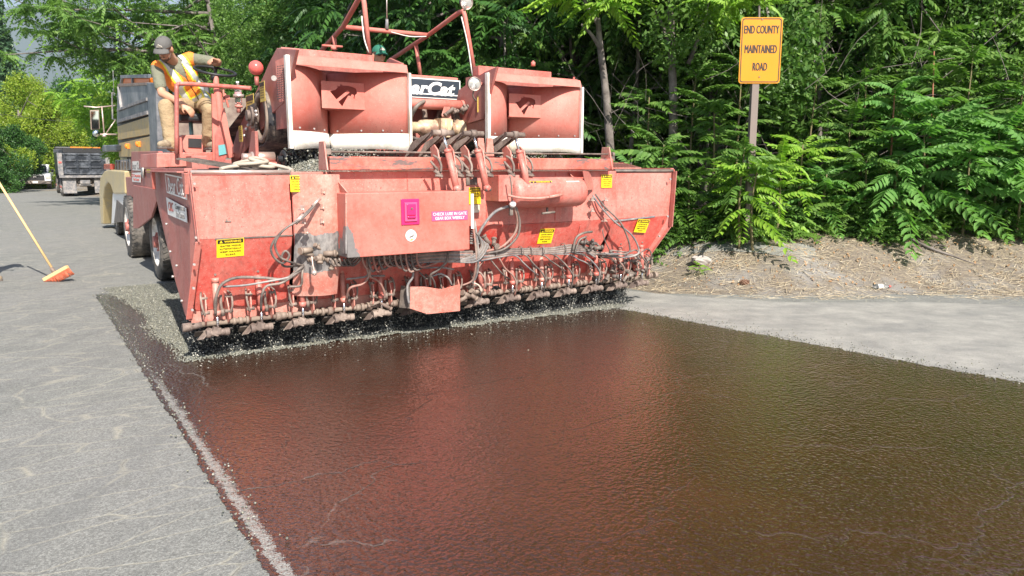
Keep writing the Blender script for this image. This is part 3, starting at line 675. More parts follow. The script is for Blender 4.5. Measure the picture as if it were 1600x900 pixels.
# --- gates along the lip
def gate(u0, k):
    g = Vector((u0, 0, 0)); P = lambda a, b, c: g + Vector((a, b, c)); r = random.Random(k)
    tilt = r.uniform(-.01, .01)
    cy = prt(MB().cyl(P(tilt, .0, .70), P(0, -.02, .43), .026, n=14).cyl(P(0, -.019, .45), P(0, -.021, .41), .032, n=12).cyl(P(tilt, .0, .72), P(tilt, 0, .68), .030, n=12), 'gate_cylinder', M['red'] if k % 3 else M['red_dusty'], 0)
    MB().box(P(tilt, .02, .745), (.03, .02, .07)).cyl(P(tilt, -.02, .75), P(tilt, .03, .75), .01, n=8).build('anchor_lug', M['grease'], cy)
    MB().cyl(P(.0, -.02, .42), P(.0, -.02, .29), .0115, n=10).build('rod', M['chrome'], cy)
    MB().tube([P(.045, -.03, .42), P(.03, -.05, .5), P(.035, -.04, .58)], .012, 7).cyl(P(.045, -.03, .40), P(.04, -.04, .46), .016, n=8).cyl(P(.05, -.03, .43), P(0, -.02, .43), .013, n=8).build('port_fitting', M['grease'], cy)
    a = r.uniform(-.06, .06); z0 = .262
    ft = prt(MB().cyl(P(-.085, -.02, z0), P(.085, -.02, z0), .026, n=12).cyl(P(-.095, -.02, z0), P(-.06, -.02, z0), .036, n=12).cyl(P(.05, -.02, z0), P(.09, -.02, z0), .032, n=12)
       .cyl(P(0, -.02, .30), P(0, -.02, .25), .028, .034, 10).box(P(-.02, -.02, .275), (.06, .05, .07), (0, .4, 0))
       .prism([P(-.16, .06, .20), P(-.13, -.03, .22), P(-.05, -.03, .30), P(-.07, .06, .30)], (.012, 0, .0)), 'gate_foot', M['grease'], .004)
    bl = MB().prism([P(-.17, .05, .27), P(.13, .05, .27), P(.12, .16, .21), P(-.16, .16, .21)], (0, 0, .008)).build('gate_blade', M['dark'], ft)
    for s in (-1, 1):
        lv = prt(MB().prism([P(s * .075, .06, .60), P(s * .075, -.02, .585), P(s * .082, -.055, .48), P(s * .088, -.045, .37), P(s * .085, .0, .33), P(s * .078, .04, .42)], (.012 * s, 0, 0)), 'gate_lever', M['red_dusty'], .003)
        MB().tube([P(s * .105, .03, .60), P(s * .12, -.03, .57), P(s * .118, -.06, .49), P(s * .10, -.05, .42)], .009, 6).cyl(P(s * .06, -.04, .44), P(s * .125, -.04, .44), .015, n=8).cyl(P(s * .07, -.02, .56), P(s * .125, -.03, .56), .012, n=8).build('lever_linkage', M['grease'], lv)
GX = [.2, .56, .92, 1.30, 1.67, 2.04, 2.40, 2.76, 3.15, 3.53, 3.90, 4.29, 4.66, 5.0]
for k, g_ in enumerate(GX): gate(g_, k)
sh = MB().cyl((-.05, .03, .335), (5.05, .03, .335), .022, n=10)
r_ = random.Random(4)
for g_ in GX:
    for q in (.13, .18, .24): sh.cyl((g_ + q, .03, .335), (g_ + q + r_.uniform(.02, .05), .03, .335), r_.uniform(.03, .042), n=10)
prt(sh, 'gate_shaft', M['tan_steel'], 0)
prt(MB().cyl((-.07, .0, .33), (-.0, .0, .33), .036, n=12).cyl((0, 0, .33), (.08, 0, .34), .026, n=10), 'shaft_end', M['grease'], 0)
# guard plate below the box
ga = [V(x, y, -.17) for x, y in ((641, 448), (664, 448), (690, 452), (719, 444), (719, 486), (668, 491), (640, 482))]
prt(MB().prism(ga, (0, .006, 0)), 'guard_plate', M['red_dusty'])
prt(MB().prism([ga[0], ga[6], ga[6] + Vector((-.06, .1, .0)), ga[0] + Vector((-.04, .12, 0))], (.004, 0, 0)), 'guard_side', M['dark'], 0)
# knuckle iron-work beneath box left and at right
r_ = random.Random(9)
def knuckles(name, px, py, v_, n, spread, mat=M['grease'], s=1):
    mb = MB()
    for i in range(n):
        p = V(px + r_.uniform(-1, 1) * spread, py + r_.uniform(-.5, .5) * spread, v_) + Vector((0, r_.uniform(-.05, .05), 0))
        q = p + Vector((r_.uniform(-.1, .1), r_.uniform(-.04, .04), r_.uniform(-.07, .07))) * s
        rr_ = r_.uniform(.012, .026) * s
        mb.cyl(p, q, rr_, n=8); mb.cyl(q, q + (q - p).normalized() * .02, rr_ * 1.35, n=6)
    return prt(mb, name, mat, 0)
knuckles('valve_block', 505, 398, -.22, 16, 18, M['tan_steel'])
knuckles('valve_block', 918, 385, -.22, 16, 17, M['dark'])
knuckles('valve_block', 768, 385, -.2, 9, 10)
for i, (x, y) in enumerate(((945, 430), (985, 425), (960, 418), (1000, 412))): knuckles('gate_gearing', x, y, .0, 9, 10, M['dark'])
knuckles('gate_gearing', 735, 460, -.05, 10, 10, M['tan_steel']); knuckles('gate_gearing', 595, 470, .0, 6, 8, M['tan_steel'])
prt(MB().cyl(V(470, 411, -.1), V(512, 407, -.14), .02).cyl(V(474, 400, -.1), V(474, 418, -.1), .018), 'feed_pipe', M['red_dusty'], 0)
prt(MB().tube([V(487, 400, -.3), V(489, 415, -.32), V(491, 423, -.33)], .008, 6).ell(V(491, 426, -.33), .025), 'shift_lever', M['zinc'], 0)
prt(MB().tube([V(941, 358, -.25), V(945, 375, -.27), V(953, 392, -.29)], .006, 6).ell(V(954, 393, -.3), .02), 'shift_lever', M['dark'], 0)

# --- hoses: pixel way-points at a depth in front of the face
def hose(pts, r=.011, mat='hose', v0=-.2, n=7):
    P = [V(p[0], p[1], p[2] if len(p) > 2 else v0) for p in pts]
    return prt(MB().tube(P, r, n), 'hose', M[mat], 0)
hose([(337, 492, -.04), (337, 468, -.12), (346, 445, -.16), (370, 434, -.16), (410, 434, -.16), (445, 436, -.18), (468, 420, -.2), (474, 416, -.16)], .013)
hose([(408, 485, -.04), (409, 462, -.14), (417, 447, -.16), (440, 442, -.17), (462, 428, -.2), (474, 418, -.16)], .012)
hose([(348, 448, -.12), (380, 446, -.16), (412, 441, -.17), (455, 432, -.19), (474, 418, -.17)], .009, 'hose_grey')
hose([(452, 448, -.12), (470, 446, -.14), (472, 430, -.18), (474, 416, -.16)], .010)
hose([(498, 313, -.35), (470, 340, -.36), (440, 362, -.34), (424, 385, -.30), (428, 402, -.28), (442, 411, -.26), (452, 400, -.3), (446, 392, -.3), (440, 402, -.28), (444, 416, -.22), (474, 414, -.16)], .010)
hose([(500, 310, -.35), (476, 338, -.38), (445, 358, -.37), (430, 380, -.33), (436, 400, -.30), (450, 408, -.28), (462, 412, -.22), (474, 415, -.16)], .010)
prt(MB().cyl(V(474, 336, -.36), V(461, 349, -.36), .020, n=10).cyl(V(500, 310, -.35), V(488, 322, -.36), .015, n=10), 'hose_coupling', M['zinc'], 0)
# bundle running right from under the box to the right-hand valve
for i in range(9):
    o_ = i - 4
    hose([(545 + i * 5, 404 + o_ * 1.2, -.16), (610, 408 + o_ * 1.6, -.2), (680, 402 + o_ * 1.7, -.24), (740, 401 + o_ * 1.9, -.22), (800, 394 + o_ * 1.1, -.2), (860, 392 + o_ * 1.0, -.2), (895 + i * 2, 388 + o_ * 1.2, -.22), (930, 396 + o_ * 1.5, -.2)], .010 + .003 * (i % 3 == 0), ['hose', 'hose_pink', 'hose_grey'][i % 3])
# fan of loops hanging from the box
for i in range(11):
    x0 = 566 + i * 8.5; dp = 22 + 5 * math.sin(i)
    hose([(x0, 394, -.30), (x0 + 1, 408, -.31), (x0 + 8, 393 + dp + 5, -.30), (x0 + 18 + i, 412, -.24), (x0 + 36, 406, -.2)], .010, ['hose_pink', 'hose'][i % 2])
for i in range(5): hose([(516 + i * 7, 404, -.3), (522 + i * 7, 415, -.28), (535 + i * 6, 410, -.26), (552 + i * 4, 398, -.28)], .010, 'hose')
hose([(573, 396, -.3), (574, 420, -.24), (576, 432, -.2), (566, 444, -.18), (547, 450, -.18), (541, 468, -.08)], .011, 'hose_pink')
hose([(577, 396, -.3), (578, 420, -.24), (579, 432, -.2), (592, 440, -.16), (600, 455, -.12), (601, 466, -.08)], .011, 'hose_pink')
hose([(541, 436, -.1), (560, 434, -.14), (574, 430, -.18), (576, 412, -.24)], .009, 'hose_grey')
hose([(601, 431, -.1), (588, 431, -.14), (579, 431, -.18)], .009, 'hose_grey')
hose([(630, 402, -.28), (643, 418, -.25), (645, 432, -.22), (637, 446, -.2), (637, 462, -.2), (639, 474, -.2)], .012, 'hose_grey')
hose([(700, 392, -.32), (698, 408, -.3), (684, 422, -.26), (673, 430, -.22), (672, 448, -.12)], .013, 'hose')
hose([(673, 430, -.22), (678, 440, -.18), (680, 450, -.12)], .010, 'hose')
hose([(676, 431, -.2), (688, 428, -.18), (700, 434, -.16), (706, 446, -.12)], .010, 'hose_grey')
hose([(709, 421, -.12), (690, 418, -.16), (650, 418, -.2), (620, 410, -.22)], .009, 'hose_grey')
hose([(655, 425, -.14), (662, 432, -.16), (668, 436, -.16)], .009, 'hose')
# loops right of the box and drop lines
hose([(732, 378, -.2), (744, 372, -.25), (757, 350, -.3), (775, 330, -.34), (800, 321, -.4)], .015, 'hose_grey')
hose([(803, 322, -.4), (808, 345, -.34), (804, 365, -.3), (785, 385, -.26), (762, 392, -.22), (735, 398, -.22)], .013, 'hose_pink')
hose([(806, 322, -.4), (812, 348, -.34), (808, 370, -.3), (788, 389, -.26), (760, 396, -.22)], .012, 'hose')
for i in range(6): hose([(734, 360 + i * 4, -.22), (746 + i * 2, 366 + i * 3, -.28), (752 + i * 2, 385, -.28), (740 + i, 398 + i * 2, -.26), (724 - i * 3, 404 + i, -.24)], .010, ['hose', 'hose_grey'][i % 2])
for i in range(3): hose([(738 + i * 2, 345, -.22), (742 + i * 2, 375, -.28), (744 + i * 2, 405, -.26), (741 + i * 2, 430, -.2), (736 + i, 440, -.16), (722, 446, -.12)], .009, ['hose_pink', 'hose', 'hose_grey'][i])
hose([(735, 440, -.14), (748, 446, -.12), (752, 456, -.1)], .008, 'white_edge')
hose([(752, 462, -.06), (758, 440, -.13), (752, 428, -.14), (746, 422, -.16), (760, 404, -.2), (790, 398, -.2)], .010, 'hose_pink')
for i, gx in enumerate((799, 844, 887, 929, 967, 1004)):
    y0 = (424, 418, 412, 408, 400, 396)[i]
    hose([(gx + 5, 462 - i * 6, -.05), (gx + 8, 444 - i * 6, -.12), (gx + 2, 430 - i * 5, -.15), (gx - 10, y0 - 5, -.17), (gx - 24, 399 - i, -.2), (gx - 50, 396 - i, -.2)], .0095, ['hose_pink', 'hose', 'hose', 'hose_grey'][i % 4])
    hose([(gx - 3, 436 - i * 6, -.06), (gx - 14, 428 - i * 6, -.13), (gx - 26, 414 - i * 3, -.17), (gx - 38, 401 - i, -.2), (gx - 60, 397, -.2)], .008, ['hose', 'hose_grey'][i % 2])
hose([(926, 305, -.2), (940, 325, -.24), (962, 348, -.24), (985, 365, -.22), (997, 385, -.22), (995, 398, -.22), (970, 402, -.2), (945, 396, -.2), (928, 392, -.2)], .010, 'hose_grey')
hose([(930, 303, -.2), (944, 322, -.25), (968, 346, -.26), (978, 365, -.24), (984, 385, -.24), (980, 396, -.24), (950, 398, -.22), (930, 396, -.2)], .010, 'hose')
hose([(1012, 418, -.06), (1018, 400, -.14), (1012, 389, -.16), (998, 396, -.18), (975, 402, -.2), (940, 400, -.2)], .009, 'hose')
hose([(895, 392, -.26), (900, 372, -.26), (912, 364, -.26), (925, 362, -.24)], .013, 'dark'); hose([(898, 396, -.26), (905, 376, -.26), (916, 370, -.26)], .012, 'dark')
for x, y in ((772, 391), (813, 393), (828, 393), (846, 391), (880, 388)): p = V(x, y, -.2); prt(MB().lathe([(.05, -.006), (.056, 0), (.05, .006)], p, (1, .1, 0), 14), 'hose_clamp', M['dark'], 0)

# --- stone in the hopper
rows = []
for i in range(18):
    v_ = -.08 + 1.6 * i / 17; row = []
    for j in range(60):
        u_ = .07 + 5.25 * j / 59
        z = 1.45 + .22 * math.exp(-((u_ - 1.25) / .5) ** 2 - ((v_ - .6) / .5) ** 2) + .2 * math.exp(-((u_ - 3.7) / .6) ** 2 - ((v_ - .6) / .5) ** 2) + .02 * math.sin(u_ * 9 + v_ * 5)
        row.append((u_, v_, z))
    rows.append(row)
sg = prt(MB().grid(rows), 'stone_load', M['chipmat'], 0)
n = 9000; u_ = rng.uniform(.1, 2.4, n); v_ = rng.uniform(-.05, 1.4, n)
z_ = 1.452 + .22 * np.exp(-((u_ - 1.25) / .5) ** 2 - ((v_ - .6) / .5) ** 2) + .2 * np.exp(-((u_ - 3.7) / .6) ** 2 - ((v_ - .6) / .5) ** 2) + .02 * np.sin(u_ * 9 + v_ * 5)
stones('stone_chips', np.column_stack([u_, v_, z_ + .005]), .011, M['chips'], SP, kind='stuff')
# stone sliding off the belts into the hopper
n = 2600; P1 = np.column_stack([rng.uniform(1.0, 2.2, n), rng.normal(.62, .06, n), rng.uniform(1.55, 1.80, n)]); P2 = P1[:1400] + np.array([2.1, 0, 0])
stones('sliding_stone', np.concatenate([P1, P2]), .011, M['chips'], SP, kind='stuff')
# curtain of chips leaving the gates
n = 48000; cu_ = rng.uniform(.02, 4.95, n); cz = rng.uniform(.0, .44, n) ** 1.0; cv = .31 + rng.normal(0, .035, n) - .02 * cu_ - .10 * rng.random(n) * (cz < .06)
cur = stones('falling_chips', np.column_stack([cu_, cv, cz + .01]), .0078, M['chips_shaded'], None, kind='stuff', label='shade-darkened curtain of stone chips falling from the spreader gates to the ground', cat='falling stone')
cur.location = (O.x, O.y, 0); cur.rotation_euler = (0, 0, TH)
prt(MB().box((2.5, .44, .24), (4.9, .02, .44)), 'shade_backing', M['black'])  # black sheet added behind the chips to deepen the shade under the hopper

# --- scoop-shaped deflectors
HEAD = [(-.34, .07), (-.22, .09), (-.15, .13), (-.17, .16), (-.10, .15), (-.08, .19), (-.02, .165), (.10, .17), (.20, .155), (.29, .13), (.31, .06), (.26, .03), (.24, -.03), (.20, .0), (.10, .02), (.02, -.06), (-.06, -.15)]
def scoop(u0, u1, z0, z1):
    v0 = .40; D = .50; uc = u0 + (u1 - u0) * .45
    def vv(u_, z):
        s = (u_ - u0) / (uc - u0) if u_ < uc else (u1 - u_) / (u1 - uc)
        return v0 + .012 + D * s ** 1.9
    zr = z0 + .16; zt = z1 - .075
    for a, b in ((u0, uc), (uc, u1)):
        us = [a + (b - a) * k / 22 for k in range(23)]
        if a == uc: us = [b - (b - a) * (1 - k / 22) for k in range(23)]
        prt(MB().grid([[(u_, vv(u_, z), z) for u_ in us] for z in (zr, (zr + zt) / 2, zt)]), 'deflector_panel', M['red_clean'], 0, solid=.006)
        prt(MB().grid([[(u_, vv(u_, z) - .014 - (.02 if z < zr else 0), z + (.02 * math.sin((u_ - a) / (b - a) * 3.1) if z < zr else 0)) for u_ in us] for z in (z0, zr + .012)]), 'rubber_apron', M['white_edge'], 0, solid=.008)
    prt(MB().prism([(u0 - .0, v0 - .03, zt - .005), (u1, v0 - .03, zt - .005), (u1, v0 + .0, z1 - .0), (u0, v0 + .0, z1 - .0)], (0, .05, .01)), 'deflector_lip', M['red_clean'], .006)
    prt(MB().bb((u0 + .02, v0 + .03, z1 + .0), (u1 - .02, v0 + .22, z1 + .012)), 'top_cover', M['red_clean'])
    prt(MB().bb((u0 + .0, v0 + .22, z1 + .0), (u1 - .25, v0 + .34, z1 + .10)), 'head_beam', M['red'])
    prt(MB().bb((u0 - .04, v0 - .03, z0 + .01), (u0 - .004, v0 + .03, z1)), 'edge_strip', M['white_edge'])
    prt(MB().bb((u1 + .004, v0 - .03, z0), (u1 + .03, v0 + .03, zt)), 'edge_strip', M['white_edge'])
    prt(MB().bb((u0, v0 + .03, z0 + .2), (u0 + .008, v0 + .5, z1)), 'side_cheek', M['red_dull'])
    prt(MB().bb((u1 - .008, v0 + .03, z0 + .2), (u1, v0 + .5, z1)), 'side_cheek', M['red_dull'])
    prt(MB().bb((u0 + .01, v0 + .5, zt - .02), (u1 - .01, v0 + .52, z1)), 'deflector_back', M['red_dull'])
    # shelf with the animal-head cut-out
    w0, w1 = uc - .17, uc + .26; zb, zp = z0 + .40, z0 + .65; vp = vv(w0, 0) - .01
    vp = min(vv(w0, 0), vv(w1, 0)) - .004
    me = bpy.data.meshes.new('crest_plate'); bm = bmesh.new()
    outer = [bm.verts.new((w0, vp, zb)), bm.verts.new((w1, vp, zb)), bm.verts.new((w1, vp, zp)), bm.verts.new((w0, vp, zp))]
    cx, cz = uc + .055, (zb + zp) / 2 - .01
    inner = [bm.verts.new((cx + a * .42, vp, cz + b * .62)) for a, b in HEAD]
    es = [bm.edges.new((outer[i], outer[(i + 1) % 4])) for i in range(4)] + [bm.edges.new((inner[i], inner[(i + 1) % len(inner)])) for i in range(len(inner))]
    bmesh.ops.triangle_fill(bm, edges=es, use_beauty=True)
    bm.to_mesh(me); bm.free(); me.materials.append(M['red_clean'])
    o = link('crest_plate', me, SP); m_ = o.modifiers.new('thickness', 'SOLIDIFY'); m_.thickness = .006
    MB().prism([(cx - .085, vp, cz - .035), (cx - .06, vp, cz - .05), (cx + .06, vp, cz + .045), (cx + .035, vp, cz + .06)], (0, .005, 0)).build('crest_mane', M['red_clean'], o)
    MB().cyl((cx + .085, vp, cz + .01), (cx + .085, vp + .005, cz + .01), .016, n=10).build('crest_eye', M['red_clean'], o)
    prt(MB().prism([(w0, vp, zb), (w1, vp, zb), (uc + .03, vv(uc, 0) - .02, zb + .0), (uc - .02, vv(uc, 0) - .02, zb)], (0, 0, .006)), 'crest_shelf', M['red_clean'], 0)
    bo = MB()
    for k in range(7):
        u_ = u0 + .07 + (u1 - u0 - .14) * k / 6; bo.cyl((u_, vv(u_, 0) - .004, zr + .04), (u_, vv(u_, 0) - .02, zr + .04), .009, n=6)
    prt(bo, 'panel_bolts', M['bolt'], 0)
scoop(1.035, 2.19, 1.78, 2.61); scoop(3.14, 4.36, 1.78, 2.60)
prt(MB().cyl(V(833, 103, .6), V(833, 97, .6), .025, n=8).cyl(V(833, 99, .6), V(833, 95, .6), .012, n=8), 'grease_cap', M['red_clean'], 0)

# --- conveyors behind the scoops
def conveyor(ua, ub, pts, drum_c):
    for s, u_ in ((0, ua), (1, ub)):
        prt(MB().prism([(u_, max(p.y, .46 if s else .1), p.z) for p in pts], (.03, 0, 0)), 'conveyor_side', M['red_dull'], .006)
    m = MB(); c, r = drum_c, .27
    prt(MB().lathe([(0, 0), (r - .03, 0), (r - .03, ub - ua - .06)], (ua + .03, c[0], c[1]), (1, 0, 0), 28), 'drum', M['dark'], 0)
    # belt: loop round the drum and back down
    prof = []
    for k in range(15):
        a = R(-100 + 200 * k / 14) ; prof.append((c[0] - r * math.cos(a), c[1] + r * math.sin(a)))
    back = (c[0] + 2.6, c[1] - .62)
    prof = [(back[0] - .04, back[1] - r)] + prof + [(back[0] + .04, back[1] + r)]
    prt(MB().grid([[(ua - .035 + (ub - ua + .0) * q, a, b) for a, b in prof] for q in (0, .5, 1)]), 'conveyor_belt', M['belt'], 0, solid=.014)
    prt(MB().lathe([(r - .075, 0), (r - .025, 0), (r - .025, .05), (r - .075, .05)], (ua - .05, c[0], c[1]), (1, 0, 0), 28, True), 'drum_rim', M['tan_steel'], 0)
cp_ = [U(*p, .97) for p in ((422, 74), (452, 76), (435, 158), (414, 178), (396, 207), (354, 263), (352, 240), (362, 204), (403, 115), (410, 98))]
conveyor(1.03, 2.16, cp_, (1.27, 2.11))
cp2 = [U(*p, 3.12) for p in ((776, 104), (757, 112), (716, 141), (709, 182), (732, 193), (755, 186), (764, 150))]
conveyor(3.12, 4.30, cp2, (1.27, 2.11))
# perforated guard behind the head
pg = MB()
for i in range(9):
    for j in range(14): pg.box((1.04 + .004 * i, .60 + .03 * i, 2.25 + .024 * j), (.012, .012, .012))
prt(MB().prism([V(430, 95, .62), V(447, 88, .5), V(452, 155, .5), V(436, 160, .62)], (.004, .006, 0)), 'mesh_guard', M['red_dull'], 0); 
go = MB()
for i in range(5):
    for j in range(15):
        p = V(434 + i * 3.4, 104 + j * 3.6 - i * .6, .49); go.cyl(p, p + Vector((0, -.006, 0)), .006, n=6, caps=True)
prt(go, 'guard_holes', M['black'], 0)
prt(MB().cyl(V(428, 122, .55), V(428, 122, .50), .025, n=8), 'head_bolt', M['bolt'], 0)
# bearing, bracket, bolts on the conveyor side
b0 = U(401, 181, .95)
prt(MB().cyl(b0, b0 + Vector((-.07, 0, 0)), .10, n=20).cyl(b0, b0 + Vector((-.10, 0, 0)), .055, n=16).prism([b0 + Vector((-.02, -.10, .12)), b0 + Vector((-.02, .14, .10)), b0 + Vector((-.02, .10, -.12)), b0 + Vector((-.02, -.08, -.12))], (-.02, 0, 0)), 'roller_bearing', M['grease'], .004)
bo = MB()
for x, y in ((401, 180), (388, 196), (385, 202), (382, 212), (400, 174)): prt(MB().ell(U(x, y, .90), .018, 8, 6), 'bearing_bolt', M['bolt'], 0)
def slabel(px, py, u, wd, ht, dark_head=False):
    p = U(px, py, u); o = prt(MB().box(p, (.004, wd, ht)), 'yellow_label', M['yellow_faded'], 0)
    if dark_head: MB().box(p + Vector((-.003, 0, ht * .35)), (.002, wd * .9, ht * .2)).build('label_header', M['ink'], o)
    for k in range(5): MB().box(p + Vector((-.003, 0, ht * (.18 - k * .12))), (.001, wd * .7, ht * .03)).build('label_print', M['ink'], o)
slabel(410, 143, .965, .17, .19, True); slabel(391, 168, .965, .30, .26, True); slabel(376, 209, .965, .14, .17)
rl = V(400, 106, .9)
bc = prt(MB().ell(rl, (.068, .068, .068), 20, 12), 'red_beacon', M['lamp_red'], 0); MB().cyl(rl + Vector((0, 0, -.08)), rl + Vector((0, 0, -.16)), .02).build('beacon_stem', M['red_dull'], bc)
prt(MB().prism([U(393, 205, .8), U(398, 205, .8), U(400, 255, .8), U(386, 255, .8)], (.03, 0, 0)), 'stay_plate', M['red_dull'])
prt(MB().bb(U(385, 253, .75) , U(385, 262, .75) + Vector((.35, -.3, 0))), 'stay_foot', M['red'])
# augers under the belt
for ua, ub in ((.95, 1.6), (2.5, 3.1)):
    au = MB().cyl((ua, .62, 1.70), (ub, .62, 1.70), .03, n=10)
    for k in range(7):
        uu = ua + .04 + k * (ub - ua) / 7; au.lathe([(.03, 0), (.085, .012), (.085, .018), (.03, .012)], (uu, .62, 1.70), (1, .12, 0), 18, True)
    prt(au, 'auger', M['black'], 0)
prt(MB().cyl((.78, .9, 1.72), (1.0, .9, 1.72), .05, n=14).cyl((.70, .9, 1.72), (.78, .9, 1.72), .035, n=12), 'auger_motor', M['zinc'], 0)

# --- grates on the hopper top
def grate(c, du, dv, nu, mat, name='grate_bar', frame=True):
    root = prt(MB().bar(c, c + du, .012, .012).bar(c + dv, c + dv + du, .012, .012).bar(c, c + dv, .012, .012).bar(c + du, c + du + dv, .012, .012), 'hopper_grate', mat, 0)
    me = MB().bar(Vector((0, 0, 0)), dv, .008, .012).mesh(name, mat)
    for k in range(1, nu): link(name, me, root, c + du * (k / nu))
grate(Vector((.10, .62, 1.70)), Vector((.45, -.62, -.10)), Vector((.16, .12, .0)), 3, M['dark'])
grate(Vector((.08, .60, 1.695)), Vector((.17, .12, .0)), Vector((.42, -.60, -.10)), 10, M['dark'])
grate(Vector((4.36, -.02, 1.615)), Vector((.62, .05, .0)), Vector((.22, .55, .06)), 11, M['red_dusty'])
grate(Vector((.35, .55, 1.60)), Vector((.45, 0, 0)), Vector((0, .6, 0)), 10, M['dark'])

# --- sign, tube and drive between the scoops
sa, sb = V(600, 113, 1.25), V(714, 152, 1.25)
prt(MB().bb((sa.x, 1.25, 2.36), (sb.x + .02, 1.55, 2.64)), 'sign_housing', M['red_clean'], .01)
c_s = ((sa.x + sb.x) / 2 + .04, 1.24, 2.52)
bs = prt(MB().box((c_s[0] + .01, 1.245, 2.50), (sb.x - sa.x - .02, .01, .215)), 'name_sign', M['white'], 0)
MB().box((c_s[0] + .01, 1.238, 2.50), (sb.x - sa.x - .05, .008, .19)).build('sign_face', plain('dark_blue_sign', (.035, .045, .06), .35), bs)
text('BearCat', (c_s[0] - .02, 1.233, 2.50), X, Zu, .80, M['white'], bs, bold=.035, shear=.25, height=.15)
MB().box((c_s[0] + .2, 1.232, 2.437), (.55, .003, .012)).build('sign_underline', M['white'], bs)
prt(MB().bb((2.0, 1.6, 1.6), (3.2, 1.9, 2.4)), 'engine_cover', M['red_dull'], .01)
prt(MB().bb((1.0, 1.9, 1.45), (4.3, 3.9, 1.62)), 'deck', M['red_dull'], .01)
prt(MB().cyl(V(600, 160, .95), V(724, 165, .95), .055, n=18).cyl(V(719, 165, .94), V(726, 165, .94), .06, n=18), 'cross_tube', M['red_clean'], 0)
prt(MB().prism([V(697, 157, .9), V(702, 157, .9), V(708, 205, .9), V(706, 216, .9), V(690, 180, .9)], (0, .012, 0)), 'tube_bracket', M['red_dusty'])
m = MB(); ma = V(620, 197, 1.0)
prof = [(0, 0), (.06, 0), (.07, .12), (.085, .14), (.085, .30), (.06, .31), (.06, .40), (.082, .42), (.09, .50), (.09, .68), (.10, .70), (.10, .78), (.07, .79), (.07, .86), (.105, .88), (.12, .93), (.11, 1.0), (.06, 1.03), (0, 1.03)]
prt(MB().lathe(prof, (2.2, 1.0, 2.05), (1, 0, 0), 22).box((2.86, .93, 2.05), (.12, .16, .2)).cyl((2.86, .86, 1.98), (2.86, .86, 2.14), .02).cyl((2.93, .86, 1.98), (2.93, .86, 2.14), .02), 'hydraulic_motor', M['beige'], 0)
prt(MB().tube([(2.45, .95, 2.1), (2.5, .85, 2.25), (2.62, .9, 2.32), (2.75, 1.1, 2.3)], .022).tube([(2.3, .95, 2.0), (2.4, .86, 1.95), (2.6, .88, 1.9)], .02), 'motor_hose', M['dark'], 0)
knuckles('motor_fittings', 714, 172, .9, 8, 9, M['grease']); knuckles('fork_ironwork', 770, 245, .1, 7, 9); knuckles('fork_ironwork', 668, 246, .1, 6, 9); knuckles('fork_ironwork', 720, 247, .1, 5, 8)
prt(MB().lathe([(.30, 0), (.33, 0), (.33, .05), (.30, .05)], (2.75, 1.5, 2.16), (1, 0, 0), 26, True), 'belt_wheel', M['tan_steel'], 0)
p = V(752, 163, .6); o = prt(MB().box(p, (.10, .004, .17)), 'yellow_label', M['yellow_faded'], 0)

# --- tube frame, lamps, aerial
def tubep(pts, r=.026, name='frame_tube', mat='red_clean', sub=0, n=12): return prt(MB().tube(pts, r, n, True, sub), name, M[mat], 0)
tubep([V(742.5, 120, 1.0), V(726, 24, 1.0), V(724, 17, 1.02), V(718, 19, 1.1), V(669, 55, 1.9), V(606.7, 96, 2.9)])
tubep([V(577, 84, 1.0), V(569, 6, 1.0), V(567, -6, 1.0), V(562, -4, 1.05), V(536, 42, 1.9), V(502, 79, 2.7)])
tubep([V(534, 42, 1.9), V(669, 55, 1.9)]); tubep([V(650, 70, 2.2), V(657, 118, 2.2)], .024); tubep([V(522, 56, 2.2), V(524, 78, 2.2)], .024)
tubep([V(503, 71, 1.6), V(535, 73, 1.6)], .012); tubep([V(521, 73, 1.6), V(521, 78, 1.6)], .03)
tubep([V(721, 26, .96), V(731, 70, .96), V(738, 118, .96)], .007, 'lamp_wire', 'white_edge', 3); tubep([V(565, 25, .96), V(569, 60, .96), V(576, 82, .96)], .007, 'lamp_wire', 'white_edge', 3)
tubep([V(611, 50, 1.86), V(640, 57, 1.86), V(666, 57, 1.86)], .006, 'lamp_wire', 'white_edge', 3)
an = prt(MB().cyl(V(604.5, 46, 1.88), V(604.5, 30, 1.88), .022, .016), 'aerial', M['hose_grey'], 0); MB().cyl(V(604.5, 31, 1.88), V(604.2, -20, 1.88), .006, n=6).build('aerial_whip', M['zinc'], an)
def lamp(c, r, ax_):
    a = prt(MB().lathe([(0, .10), (r * .5, .10), (r * .85, .06), (r, .0), (r * 1.06, -.01), (r * 1.06, .012), (r * .98, .02)], c, ax_, 24), 'work_lamp', M['black'], 0)
    MB().lathe([(r * 1.06, -.012), (r * 1.02, -.022), (r * .94, -.012)], c, ax_, 24).build('lamp_bezel', M['zinc'], a)
    MB().lathe([(0, -.024), (r * .5, -.02), (r * .95, -.008)], c, ax_, 24).build('lamp_lens', M['lens'], a)
    return a
lamp(V(728.5, 4, 1.0), .07, (.1, 1, .35)); lamp(V(741, 131, .28), .066, (.25, 1, .2))
prt(MB().cyl(V(746, 132, .34), V(752, 131, .5), .02, n=10), 'lamp_stem', M['red_clean'], 0); prt(MB().cyl(V(725, 17, 1.0), V(728, 8, 1.0), .012, n=8), 'lamp_stem', M['dark'], 0)
prt(MB().tube([V(741, 138, .3), V(739, 150, .32), V(744, 158, .35)], .008, 6), 'lamp_wire', M['dark'], 0)

